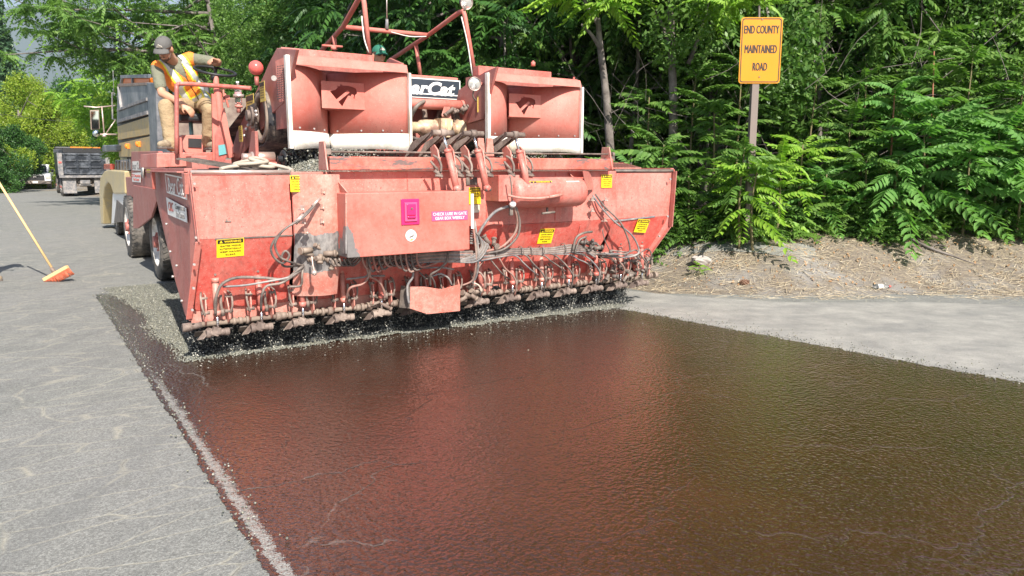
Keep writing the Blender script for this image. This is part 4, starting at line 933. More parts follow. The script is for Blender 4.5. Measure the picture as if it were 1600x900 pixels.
# --- operator station (left)
gr = [U(277, 131, .30), V(277, 240, 1.9)]
pa = V(276, 241, 1.9); pb = V(276, 140, 1.9); pc_ = V(280, 131, 1.9); pd = V(392, 138, 1.5)
prt(MB().tube([pa, pb, V(276.5, 134, 1.9), pc_], .022, 12, True, 4), 'rail_post', M['red_dull'], 0)
prt(MB().tube([pc_, V(300, 131.5, 1.85), pd], .022, 12, True, 4), 'hand_rail', M['red'], 0)
prt(MB().prism([V(245, 239, 2.0), V(333, 238, 2.0), V(333, 258, 2.0), V(245, 262, 2.0)], (0, 1.2, 0)), 'platform', M['red'], .006)
fl = Zp(300, 245, 1.78)
prt(MB().prism([V(277, 215, 2.0), V(284, 215, 2.0), V(286, 248, 2.0), V(274, 248, 2.0)], (0, .05, 0)), 'kick_plate', M['red'])
# pedal box
pbx = prt(MB().prism([V(284, 211, 2.7), V(322, 211, 2.7), V(322, 245, 2.7), V(288, 245, 2.7)], (0, .3, 0)), 'pedal_box', M['red_clean'], .006)
MB().prism([V(294, 216, 2.69), V(315, 217, 2.69), V(315, 231, 2.69), V(294, 230, 2.69)], (0, -.004, 0)).build('pedal_box_opening', M['black'], pbx)
# steering column, wheel
sc0 = V(338, 122, 2.15); sc1 = V(344, 246, 2.1)
col = prt(MB().cyl(V(337, 118, 2.15), V(340, 170, 2.15), .030, n=14).cyl(V(340, 140, 2.15), V(345, 200, 2.12), .042, n=14).prism([V(331, 146, 2.1), V(337, 148, 2.1), V(345, 250, 2.1), V(333, 250, 2.1)], (0, .04, 0)), 'steering_column', M['red_clean'], .003)
whc = V(336, 111, 2.15); nrm = Vector((.06, -.30, .95)).normalized()
sw = prt(MB().tube([whc + (nrm.orthogonal().normalized() * math.cos(a) + nrm.cross(nrm.orthogonal().normalized()) * math.sin(a)) * .21 for a in np.linspace(0, 2 * math.pi, 33)], .014, 10, False, 0), 'steering_wheel', M['black'], 0)
hb = whc + nrm * -.05
mbw = MB().cyl(hb - nrm * .05, hb + nrm * .02, .045, n=14)
for a in (.5, 2.6, 4.7): d_ = nrm.orthogonal().normalized() * math.cos(a) + nrm.cross(nrm.orthogonal().normalized()) * math.sin(a); mbw.bar(hb, whc + d_ * .20, .035, .012, up=nrm)
mbw.build('wheel_spokes', M['black'], sw)
# pedestal plates
prt(MB().prism([V(351, 168, 1.9), V(363, 228, 1.9), V(363, 246, 1.9), V(358, 247, 1.9), V(354, 225, 1.9), V(346, 190, 1.9)], (0, .08, 0)), 'pedestal_post', M['red_clean'])
pq = prt(MB().prism([V(350, 182, 2.0), V(365, 228, 2.0), V(348, 256, 2.0), V(336, 252, 2.0), V(336, 210, 2.0)], (0, .02, 0)), 'pedestal_plate', M['red_dull'])
MB().prism([V(341, 227, 1.99), V(355, 225, 1.99), V(355, 240, 1.99), V(342, 243, 1.99)], (0, -.003, 0)).build('teal_label', plain('teal_label', (.12, .36, .38), .5, var=.2, scale=60), pq)
prt(MB().cyl(V(351, 146, 2.2), V(357, 168, 2.2), .012).cyl(V(349, 140, 2.2), V(350, 160, 2.2), .010).box(V(355, 152, 2.2), (.05, .03, .05)), 'control_levers', M['red_clean'], .002)
prt(MB().cyl(V(373, 176, 1.9), V(373, 160, 1.9), .022).cyl(V(373, 168, 1.9), V(373, 165, 1.9), .04), 'bottle_post', M['red_clean'], 0)
prt(MB().cyl(V(367, 162, 1.9), V(378, 162, 1.9), .01).lathe([(.05, 0), (.055, 0), (.055, .03), (.05, .03)], V(373, 152, 1.9), (0, 0, 1), 18, True), 'bottle_holder', M['zinc'], 0)
# seat
stn = V(303, 172, 2.75)
st_ = prt(MB().bb((.47, 2.58, 2.13), (.95, 3.05, 2.22)), 'seat', M['black'], .03); MB().prism([(.49, 3.0, 2.2), (.93, 3.0, 2.2), (.91, 3.12, 2.62), (.51, 3.12, 2.62)], (0, .06, 0)).build('seat_back', M['black'], st_, .02)
prt(MB().cyl((.62, 2.8, 1.78), (.62, 2.8, 2.14), .022, n=12), 'seat_stem', plain('teal_paint', (.16, .33, .33), .4), 0)
prt(MB().bb((.35, 2.6, 1.74), (1.05, 3.6, 1.79)), 'foot_deck', M['red'], .004)

# --- frame, skirt and wheels behind the hopper
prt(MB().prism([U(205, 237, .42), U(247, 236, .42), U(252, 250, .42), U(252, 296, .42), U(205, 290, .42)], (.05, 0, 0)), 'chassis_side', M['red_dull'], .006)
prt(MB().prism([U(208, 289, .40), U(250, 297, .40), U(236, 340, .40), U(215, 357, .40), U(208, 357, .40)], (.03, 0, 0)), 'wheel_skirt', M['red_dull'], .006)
prt(MB().bb((.40, 1.7, 1.60), (.55, 5.6, 1.74)).bb((.5, 5.4, 1.5), (3.9, 5.6, 1.74)).bb((.6, 1.7, 1.1), (.75, 9.2, 1.45)).bb((3.6, 1.7, 1.1), (3.75, 9.2, 1.45)), 'chassis_rail', M['red_dull'], .006)
prt(MB().bb((.78, 2.1, .75), (3.5, 5.0, 1.45)), 'engine_bay', M['dark'], .02)
prt(MB().cyl((.55, 5.33, .56), (3.4, 5.33, .56), .07).cyl((.75, 8.6, .55), (3.2, 8.6, .55), .07).bb((2.0, 5.2, .5), (2.2, 9.4, .7)), 'axle', M['dark'], 0)
for p0, nm_, mt in (((206, 252), 'side_label', 'white_edge'), ((206, 270), 'side_label', 'white')):
    a = [U(x, y, .41) for x, y in ((p0[0] + 1, p0[1]), (p0[0] + 14, p0[1] - .5), (p0[0] + 14, p0[1] + 15), (p0[0] + 1, p0[1] + 14))]
    o = prt(MB().prism(a, (-.004, 0, 0)), nm_, M[mt], 0)
    text('Bear Cat' if p0[1] < 260 else 'CRC Computerized\nRate Control', sum(a, Vector()) / 4 + Vector((-.006, 0, 0)), (0, -1, 0), (0, 0, 1), .95, M['red_deep'] if p0[1] > 260 else M['hose_grey'], o, height=.1)
prt(MB().prism([U(x, y, .41) for x, y in ((229, 252), (237, 252), (237, 270), (229, 269))], (-.004, 0, 0)), 'yellow_label', M['yellow'], 0)
b = U(224, 265, .41); prt(MB().lathe([(0, 0), (.12, 0), (.12, .01), (0, .01)], b + Vector((-.02, 0, 0)), (1, 0, 0), 24).cyl(b, b + Vector((-.02, 0, 0)), .06), 'round_emblem', M['rim'], 0)
prt(MB().lathe([(0, 0), (.05, -.01), (.10, .01), (.12, .06)], (.36, 2.9, 1.42), (1, 0, 0), 24).cyl((.36, 2.9, 1.42), (.36, 2.95, 1.62), .02), 'round_bracket', M['tan_steel'], 0)

def wheel(cu, cv, r, w_, parent, side=-1, rimmat='rim', hub='red_dull', rr=.62):
    wl = prt(MB().lathe([(r * rr, 0), (r * .80, -.015), (r * .93, .0), (r * .985, .03), (r, .07), (r, w_ - .07), (r * .985, w_ - .03), (r * .93, w_), (r * .8, w_ + .015), (r * rr, w_)], (cu, cv, r), (-side, 0, 0), 48), 'wheel', M['tyre'], 0, parent)
    MB().lathe([(r * (rr + .01), -.004), (r * (rr + .035), .006), (r * (rr - .03), .015), (r * (rr - .06), .06), (r * .50, .11), (r * .30, .12), (r * .28, .06), (r * .12, .03), (0, .02)], (cu, cv, r), (-side, 0, 0), 40).build('rim', M[rimmat], wl)
    hb_ = MB().cyl((cu + side * .03, cv, r), (cu - side * .05, cv, r), r * .15, n=18)
    for k in range(8): a = k * math.pi / 4; hb_.cyl((cu + side * -.01, cv + r * .22 * math.cos(a), r + r * .22 * math.sin(a)), (cu - side * .08, cv + r * .22 * math.cos(a), r + r * .22 * math.sin(a)), .016, n=6)
    hb_.build('hub', M[hub], wl)
    tr_ = MB()
    for k in range(44):
        a = 2 * math.pi * k / 44
        for q in (0, 1):
            c_ = Vector((cu - side * (.05 + q * (w_ - .10)), cv + math.cos(a + q * .07) * (r + .0), r + math.sin(a + q * .07) * (r + .0)))
            tr_.box(c_, (.085, .05, .008), Matrix.Rotation(-(a + q * .07) * -1 + math.pi / 2, 3, 'X') @ Matrix.Rotation(.35 * (1 if q else -1), 3, 'Z'))
    tr_.build('tread', M['tyre'], wl, kind='stuff')
    return wl
wheel(.50, 5.33, .56, .38, SP); wheel(3.7, 5.33, .56, .38, SP, 1)
wheel(.50, 8.65, .56, .34, SP); wheel(3.7, 8.65, .56, .34, SP, 1)

# --- bits lying on the machine
t_ = empty('water_bottle', V(373, 156, 1.9) + Vector((0, 0, 0)) * 0, 0)
bl = V(373, 161.5, 1.9); t_.location = W(*bl); tag(t_, 'clear plastic water bottle with white cap standing on the spreader beside the steering wheel', 'bottle')
t_.location = W(bl.x, bl.y, bl.z)
MB().lathe([(0, 0), (.033, 0), (.036, .01), (.034, .06), (.036, .07), (.034, .12), (.036, .13), (.033, .16), (.014, .195), (.013, .21)], (0, 0, 0), (0, 0, 1), 20).build('bottle_body', M['glass'], t_)
MB().cyl((0, 0, .205), (0, 0, .225), .016).build('cap', M['white'], t_); MB().lathe([(.0365, .07), (.0368, .115)], (0, 0, 0), (0, 0, 1), 20).build('bottle_label', plain('pink_label', (.6, .3, .32), .4), t_)
rp = [Vector(q) for q in ((.30, -.02, 1.61), (.42, .05, 1.63), (.55, .02, 1.64), (.72, .0, 1.625), (.76, .18, 1.65), (.64, .30, 1.68), (.50, .22, 1.66), (.44, .08, 1.645), (.56, -.03, 1.655), (.70, .06, 1.67), (.66, .2, 1.70), (.58, .12, 1.69), (.80, .03, 1.63), (.86, -.1, 1.60))]
ro = MB().tube(rp, .016, 8).build('rope_coil', M['cloth'], None, label='pale loose rope coil lying on the top edge of the red hopper', cat='rope'); ro.location = (O.x, O.y, 0); ro.rotation_euler = (0, 0, TH)
# ================================================================== VEHICLES
def rebase(root, p):
    p = Vector(p); rot = Matrix.Rotation(root.rotation_euler.z, 3, 'Z')
    root.location = root.location + rot @ p
    for ch in root.children: ch.location = ch.location - p
def cab_mat(name, col, **k): return plain(name, col, .3, var=.05, **k)
M['gold'] = plain('ochre_painted_board', (.50, .35, .13), .45, var=.1, dirt=(.35, .27, .16), dirt_amt=.2)
M['bed_dark'] = plain('dark_blue_grey_steel', (.075, .09, .11), .4, dirt=(.25, .25, .26), dirt_amt=.25, dirt_scale=2)
M['bed_black'] = plain('black_scuffed_paint', (.018, .022, .03), .35, dirt=(.10, .11, .13), dirt_amt=.1, dirt_scale=2)
M['cream'] = plain('cream_truck_paint', (.66, .52, .27), .3, var=.04, dirt=(.55, .45, .3), dirt_amt=.0)
M['orange'] = plain('orange_plastic', (.85, .22, .02), .4)
# --- tipper coupled behind the spreader
T1 = empty('dump_truck', (O.x, O.y, 0), TH, label='cream dump truck with ochre side boards and dark raised bed, coupled behind the spreader', cat='dump truck')
q = lambda *a, **k: prt(*a, parent=T1, **k)
UB = .8
def side(pts, name, mat, d=.06, u_=UB): return q(MB().prism([U(x, y, u_) for x, y in pts], (d, 0, 0)), name, mat)
side(((183.5, 133), (229, 131), (231.5, 179), (182.5, 193)), 'bed_side', M['bed_dark'])
side(((183.7, 197.5), (232, 182), (233.5, 210), (184, 218.5)), 'side_board', M['gold'])
side(((186, 224), (234, 213), (236, 245), (186, 245)), 'side_board', M['gold'])
side(((183, 192), (232, 178), (236, 246), (186, 246)), 'bed_inner_side', M['black'], .04, UB + .07)
side(((183.5, 131), (229, 128.5), (229, 133), (183.5, 136)), 'bed_rim', M['tan_steel'], .1, UB - .02)
for a, b, wd in (((184, 172), (230, 155), .05), ((184, 190), (231, 176), .06)):
    q(MB().bar(U(*a, UB - .02), U(*b, UB - .02), .04, wd), 'side_rib', M['hose_grey'])
q(MB().bar(U(185, 136, UB - .02), U(190, 172, UB - .02), .03, .05, up=(1, 0, 0)), 'side_rib', M['hose_grey'])
rv = U(243, 190, UB).y - .1
q(MB().prism([U(229, 129, UB - .03), U(243, 130, UB - .03), U(247, 246, UB - .03), U(235.5, 246, UB - .03)], (.18, 0, 0)), 'corner_post', M['bed_dark'], .01)
q(MB().bb((UB + .12, rv + .35, 1.78), (3.25, rv + .41, 2.78)), 'tailgate', M['tan_steel'], .01)
q(MB().bb((UB + .10, rv + .1, 1.74), (3.3, 11.3, 1.86)).bb((3.2, rv + .3, 1.8), (3.26, 11.3, 3.0)).bb((UB + .08, 11.2, 1.8), (3.2, 11.3, 3.15)), 'bed_floor', M['dark'])
q(MB().bb((UB + .16, rv + .2, 1.80), (UB + .5, rv + .25, 2.75)), 'lamp_panel', M['tan_steel'])
for y_, c_ in ((213, 'lamp_red'), (235, 'white_edge')):
    p = V(249, y_, rv + .18); q(MB().lathe([(0, -.02), (.05, -.018), (.062, 0), (.062, .02)], p, (0, 1, 0), 20), 'tail_lamp', M[c_], 0)
q(MB().prism([U(192, 122, UB + .1), U(233, 121, UB + .1), U(233, 130, UB + .1), U(192, 131, UB + .1)], (.3, 0, 0)), 'tarp_roll', M['orange'], .02)
q(MB().bar(U(190, 120, UB + .08), U(234, 119, UB + .08), .05, .06).bar(U(192, 120, UB + .08), U(189, 132, UB + .08), .05, .05, up=(1, 0, 0)).bar(U(207, 120, UB + .07), U(207, 131, UB + .07), .04, .04, up=(1, 0, 0)), 'tarp_frame', M['bed_dark'])
for x_, y_ in ((200, 228.5), (217, 225), (186, 230)):
    p = U(x_, y_, UB - .02); q(MB().box(p, (.05, .10, .10)).ell(p + Vector((-.03, 0, 0)), (.03, .05, .05), 10, 8), 'marker_lamp', M['orange'], .01)
# cab beyond the bed
q(MB().prism([(UB + .15, 11.6, 1.0), (UB + .15, 13.2, 1.0), (UB + .15, 13.2, 2.0), (UB + .15, 12.9, 2.65), (UB + .15, 11.7, 2.7)], (2.1, 0, 0)), 'cab', M['cream'], .05)
q(MB().prism([(UB + .14, 11.9, 1.95), (UB + .14, 12.9, 1.95), (UB + .14, 12.75, 2.5), (UB + .14, 11.9, 2.5)], (.02, 0, 0)), 'cab_window', M['black'])
q(MB().prism([(1.2, 13.2, .9), (1.2, 15.0, .9), (1.2, 15.0, 1.6), (1.2, 13.2, 1.85)], (1.4, 0, 0)), 'bonnet', M['cream'], .06)
q(MB().bb((1.3, 6.6, .75), (1.45, 15, 1.0)).bb((2.6, 6.6, .75), (2.75, 15, 1.0)).bb((1.3, 9, .6), (2.7, 9.2, .9)), 'chassis_rail', M['dark'])
q(MB().prism([U(x, y, .72) for x, y in ((157.5, 350), (155, 300), (156.5, 277), (163, 267), (170, 265), (194, 267), (195, 303), (177, 303), (173, 290), (168, 284), (163, 292), (161, 310), (161, 350))], (.52, 0, 0)), 'fender', M['cream'], .03)
q(MB().prism([U(x, y, .76) for x, y in ((176, 302), (196, 301), (198, 347), (186, 345), (174, 350))], (.5, 0, 0)), 'battery_box', M['white'], .01)
q(MB().prism([U(x, y, .745) for x, y in ((182, 312), (196, 325), (197, 346), (178, 348))], (.012, 0, 0)), 'battery_cover', M['dark'])
q(MB().prism([U(x, y, .8) for x, y in ((180, 250), (203, 249), (203, 266), (180, 266))], (.4, 0, 0)), 'frame_box', M['hose_grey'])
for i in range(5): q(MB().bar(U(182 + i * 4.5, 252, .79), U(182 + i * 4.5, 264, .79), .03, .03, up=(1, 0, 0)), 'box_rib', M['dark'])
q(MB().prism([U(x, y, .7) for x, y in ((160, 227), (181, 226), (181, 236), (160, 237))], (.4, 0, 0)), 'air_box', M['bed_dark'], .02)
q(MB().prism([U(x, y, .72) for x, y in ((162, 256), (172, 256), (172, 265), (162, 265))], (.1, 0, 0)), 'turn_lamp', M['lamp_red'], .02)
mm = lambda x, y, u_=.35: U(x, y, u_)
a_ = MB().prism([V(140.5, 172, 16.2), V(155, 171.5, 16.2), V(156, 202, 16.2), V(142, 203, 16.2)], (0, .06, 0)); ms = q(a_, 'mirror_housing', M['tan_steel'], .01)
MB().prism([V(142, 174, 16.17), V(153.7, 173.5, 16.17), V(154.5, 200.5, 16.17), V(143.3, 201, 16.17)], (0, .01, 0)).build('mirror_glass', M['mirror'], ms)
q(MB().ell(V(150.5, 208.5, 16.1), (.09, .04, .09), 16, 10), 'round_mirror', M['mirror'], 0)
tb_ = lambda pts, r_, mt, v_=16.2: q(MB().tube([V(x, y, v_) for x, y in pts], r_, 7, True, 0), 'mirror_arm', M[mt], 0)
tb_(((131, 166), (150, 168), (180, 165)), .018, 'zinc'); tb_(((159, 166), (163, 210)), .018, 'zinc'); tb_(((150, 210), (182, 210)), .022, 'zinc'); tb_(((166, 208), (180, 188)), .014, 'zinc'); tb_(((180, 147), (175.5, 144), (175.5, 186), (181, 187)), .02, 'hose_grey')
tb_(((176.5, 110), (178, 145)), .008, 'hose_grey'); q(MB().cyl(V(163, 210, 16.15), V(163, 214, 16.15), .05, n=10), 'arm_clamp', M['zinc'], 0)
wheel(.82, 13.9, .53, .30, T1, hub='rim'); wheel(3.1, 13.9, .53, .30, T1, 1, hub='rim')
for v_ in (9.9, 11.2): wheel(.95, v_, .53, .5, T1, hub='rim'); wheel(3.1, v_, .53, .5, T1, 1, hub='rim')
rebase(T1, (2, 10.5, 0))

# --- black tipper parked further down the road
T2 = empty('dump_truck', (O.x, O.y, 0), TH, label='black dump truck seen from behind far down the road with ribbed tailgate', cat='dump truck')
q = lambda *a, **k: prt(*a, parent=T2, **k)
VT = 42.5; A = V(89, 239.5, VT); B = V(163, 273, VT); u0, u1, zt, zb = A.x, A.x + 2.5, A.z, B.z
q(MB().bb((u0 + .08, VT, zb), (u1 - .08, VT + .06, zt)), 'tailgate', M['bed_black'])
for k in range(4): uu = u0 + .32 + k * .62; q(MB().bb((uu - .06, VT - .07, zb + .02), (uu + .06, VT, zt)), 'tailgate_rib', M['bed_black'], .01)
for k in range(4): zz = zb + .05 + k * (zt - zb - .1) / 3; q(MB().bb((u0 + .1, VT - .05, zz - .04), (u1 - .1, VT, zz + .04)), 'tailgate_rib', M['bed_black'], .01)
q(MB().bb((u0 - .02, VT - .08, zb - .02), (u0 + .22, VT + .3, zt + .02)), 'corner_post', M['hose_grey']); q(MB().bb((u1 - .15, VT - .08, zb), (u1 + .05, VT + .3, zt)), 'corner_post', M['hose_grey'])
q(MB().box((u0 + .1, VT - .09, zt - .5), (.14, .02, .1)), 'tail_lamp', M['lamp_red'])
q(MB().bb((u0, VT - .1, zb - .16), (u1, VT, zb - .03)), 'sill', M['hose_grey'])
q(MB().bb((u0, VT + .1, zb), (u0 + .08, VT + 4.6, zt + .1)).bb((u1 - .08, VT + .1, zb), (u1, VT + 4.6, zt + .1)).bb((u0, VT + .1, zb), (u1, VT + 4.6, zb + .1)).bb((u0, VT + 4.5, zb), (u1, VT + 4.6, zt + .3)), 'bed', M['bed_black'])
q(MB().bb((u0 + .3, VT + .3, zt + .05), (u1 - .1, VT + .9, zt + .32)), 'tarp_housing', M['black']); q(MB().bb((u0 + .7, VT + .5, zt + .3), (u1 - .3, VT + .9, zt + .38)), 'tarp_roll', M['orange'])
q(MB().bb((u0 + .1, VT + 4.9, .9), (u1 - .1, VT + 6.6, 2.9)), 'cab', M['black'], .06); q(MB().bb((u0 + .4, VT + 6.6, .8), (u1 - .4, VT + 8, 1.8)), 'bonnet', M['black'], .06)
q(MB().bb((u0 + .14, VT + .1, .18), (u0 + .80, VT + .13, 1.14)), 'mud_flap', M['hose_grey']); q(MB().bb((u1 - .80, VT + .1, .18), (u1 - .14, VT + .13, 1.14)), 'mud_flap', M['hose_grey'])
q(MB().bb((u0 + .8, VT + .3, .55), (u1 - .8, VT + 1.2, 1.05)).cyl((u0 + .9, VT + .28, .85), (u1 - .9, VT + .28, .85), .12), 'undercarriage', M['dark'], 0)
q(MB().bb((u0 + .95, VT + .12, .62), (u1 - .95, VT + .2, .70)).bb((u0 + 1.0, VT + .05, .72), (u1 - 1.0, VT + .2, .92)), 'rear_hitch', M['hose_grey'])
for v_ in (VT + .9, VT + 2.2, VT + 7.4):
    wheel(u0 + .1, v_, .52, .55, T2); wheel(u1 - .1, v_, .52, .55, T2, 1)
rebase(T2, (u0 + 1.2, VT + 4, 0))

# --- white pickup facing us behind it
T3 = empty('pickup_truck', tuple(W(.0, 60, 0)), TH - R(4), label='white pickup truck facing the camera, half hidden behind the black dump truck', cat='pickup truck')
q = lambda *a, **k: prt(*a, parent=T3, **k)
M['carwhite'] = cab_mat('white_car_paint', (.8, .8, .8))
q(MB().prism([(-1, 0, .55), (-1, .02, 1.02), (-1, .25, 1.16), (-1, 1.5, 1.24), (-1, 5.6, 1.24), (-1, 5.6, .5)], (2, 0, 0)), 'body', M['carwhite'], .05)
q(MB().prism([(-.86, 1.45, 1.22), (-.80, 2.1, 1.85), (-.80, 3.5, 1.88), (-.86, 3.8, 1.22)], (1.68, 0, 0)), 'cab', M['carwhite'], .05)
q(MB().prism([(-.78, 1.5, 1.28), (.74, 1.5, 1.28), (.70, 2.02, 1.80), (-.74, 2.02, 1.80)], (0, -.03, .02)), 'windscreen', M['black'])
q(MB().bb((-.62, -.04, .68), (.62, .02, 1.06)), 'grille', M['black'], .02); q(MB().ell((0, -.05, .92), (.14, .02, .07)), 'grille_badge', M['hose_grey'], 0)
for s in (-1, 1): q(MB().bb((s * .66, -.03, .78), (s * .96, .05, 1.05)), 'headlight', M['lens'], .02); q(MB().prism([(s * 1.0, 1.7, 1.25), (s * 1.22, 1.66, 1.25), (s * 1.22, 1.66, 1.5), (s * 1.0, 1.7, 1.5)], (0, .1, 0)), 'wing_mirror', M['black'], .02)
q(MB().bb((-1.0, -.14, .42), (1.0, .02, .66)), 'bumper', M['dark'], .03); q(MB().bb((-.16, -.16, .48), (.16, -.145, .62)), 'number_plate', M['white'])
for s in (-1, 1):
    for v_ in (.95, 4.6): wheel(s * .98, v_, .40, .26, T3, s, 'hose_grey')

# ================================================================== PEOPLE
def blob(name, prims, mat, parent, vox=.01, smooth=3, mats=None, fn=None, **k):
    mb = MB()
    for p in prims:
        if p[0] == 'c':
            a, b, r1, r2 = Vector(p[1]), Vector(p[2]), p[3], p[4]
            mb.ell(a, r1, 12, 8); mb.ell(b, r2, 12, 8)
            if (b - a).length > 1e-4: mb.tube([a, b], [r1, r2], 12, True, 0)
        else: mb.ell(p[1], p[2], 16, 12, p[3] if len(p) > 3 else None)
    o = link(name, mb.mesh(name, mat), parent)
    m = o.modifiers.new('r', 'REMESH'); m.mode = 'VOXEL'; m.voxel_size = vox; m.use_smooth_shade = True
    if smooth: s_ = o.modifiers.new('s', 'SMOOTH'); s_.iterations = smooth; s_.factor = .5
    dg = bpy.context.evaluated_depsgraph_get(); me = bpy.data.meshes.new_from_object(o.evaluated_get(dg))
    o.modifiers.clear(); o.data = me; me.materials.clear()
    for mm_ in (mats or [mat]): me.materials.append(mm_)
    if fn:
        n = len(me.vertices); a = np.empty(n * 3, np.float32); me.vertices.foreach_get('co', a); a = a.reshape(-1, 3)
        bm = bmesh.new(); bm.from_mesh(me); kill = []
        for f_ in bm.faces:
            r_ = fn(f_.calc_center_median())
            if r_ < 0: kill.append(f_)
            else: f_.material_index = r_
        bmesh.ops.delete(bm, geom=kill, context='FACES'); bm.to_mesh(me); bm.free()
    me.polygons.foreach_set('use_smooth', np.ones(len(me.polygons), bool)); me.update()
    return tag(o, **k)
M['skin'] = plain('tanned_skin', (.52, .27, .17), .5, var=.08, scale=30)
M['hair'] = plain('dark_hair', (.10, .055, .035), .7, var=.4, scale=90)
M['khaki'] = plain('khaki_trouser_cloth', (.36, .26, .15), .85, var=.22, bump=1, scale=11, bd=.03)
M['shirt'] = plain('olive_grey_shirt', (.17, .17, .12), .85, var=.2, bump=1, scale=11, bd=.03)
M['hivis'] = plain('orange_vest_cloth', (.95, .24, .03), .7, var=.15, bump=1, scale=12, bd=.02)
M['lime'] = plain('yellow_vest_trim', (.85, .85, .05), .6)
M['silver'] = plain('silver_reflective_tape', (.55, .58, .58), .35, bump=.2)
M['boot'] = plain('dusty_work_boot', (.20, .15, .10), .8, bump=.4, dirt=(.36, .29, .2), dirt_amt=.3, dirt_scale=20)
M['jeans'] = plain('blue_jeans', (.10, .20, .27), .85, bump=.3, scale=40)
M['cap_grey'] = plain('grey_cap_cloth', (.11, .105, .10), .85, scale=40, bump=.4)
M['cap_green'] = plain('green_cap_cloth', (.02, .14, .09), .8, scale=40)
def hand(w0, d, n, side, curl=.5, s=1.0):
    """wrist, finger direction, palm normal; side +1 puts the thumb on cross(n, d)"""
    w0 = Vector(w0); d = Vector(d).normalized(); n = Vector(n); n = (n - d * n.dot(d)).normalized(); x = n.cross(d) * side; P = []
    pc = w0 + d * .055 * s
    for k in (-1, 0, 1): P.append(('c', w0 + d * .015 * s + x * k * .014 * s, w0 + d * .085 * s + x * k * .024 * s, .015 * s, .014 * s))
    for k, ln in ((1.5, .068), (.5, .078), (-.5, .072), (-1.5, .056)):
        a = w0 + d * .09 * s + x * k * .019 * s; dd = (d + x * k * .06).normalized(); th = 0
        for j, f_ in enumerate((.45, .32, .23)):
            th += curl * (.8 if j == 0 else 1); dj = (dd * math.cos(th) + n * math.sin(th)).normalized()
            b = a + dj * ln * f_ * 1.15 * s; P.append(('c', a, b, (.0098 - .001 * j) * s, (.0092 - .001 * j) * s)); a = b
    a = w0 + d * .03 * s + x * .026 * s; b = a + (x * .7 + d * .6 + n * .35).normalized() * .035 * s; P.append(('c', a, b, .013 * s, .011 * s))
    c_ = b + (x * .15 + d * .9 + n * .5).normalized() * .03 * s; P.append(('c', b, c_, .0105 * s, .009 * s))
    return P
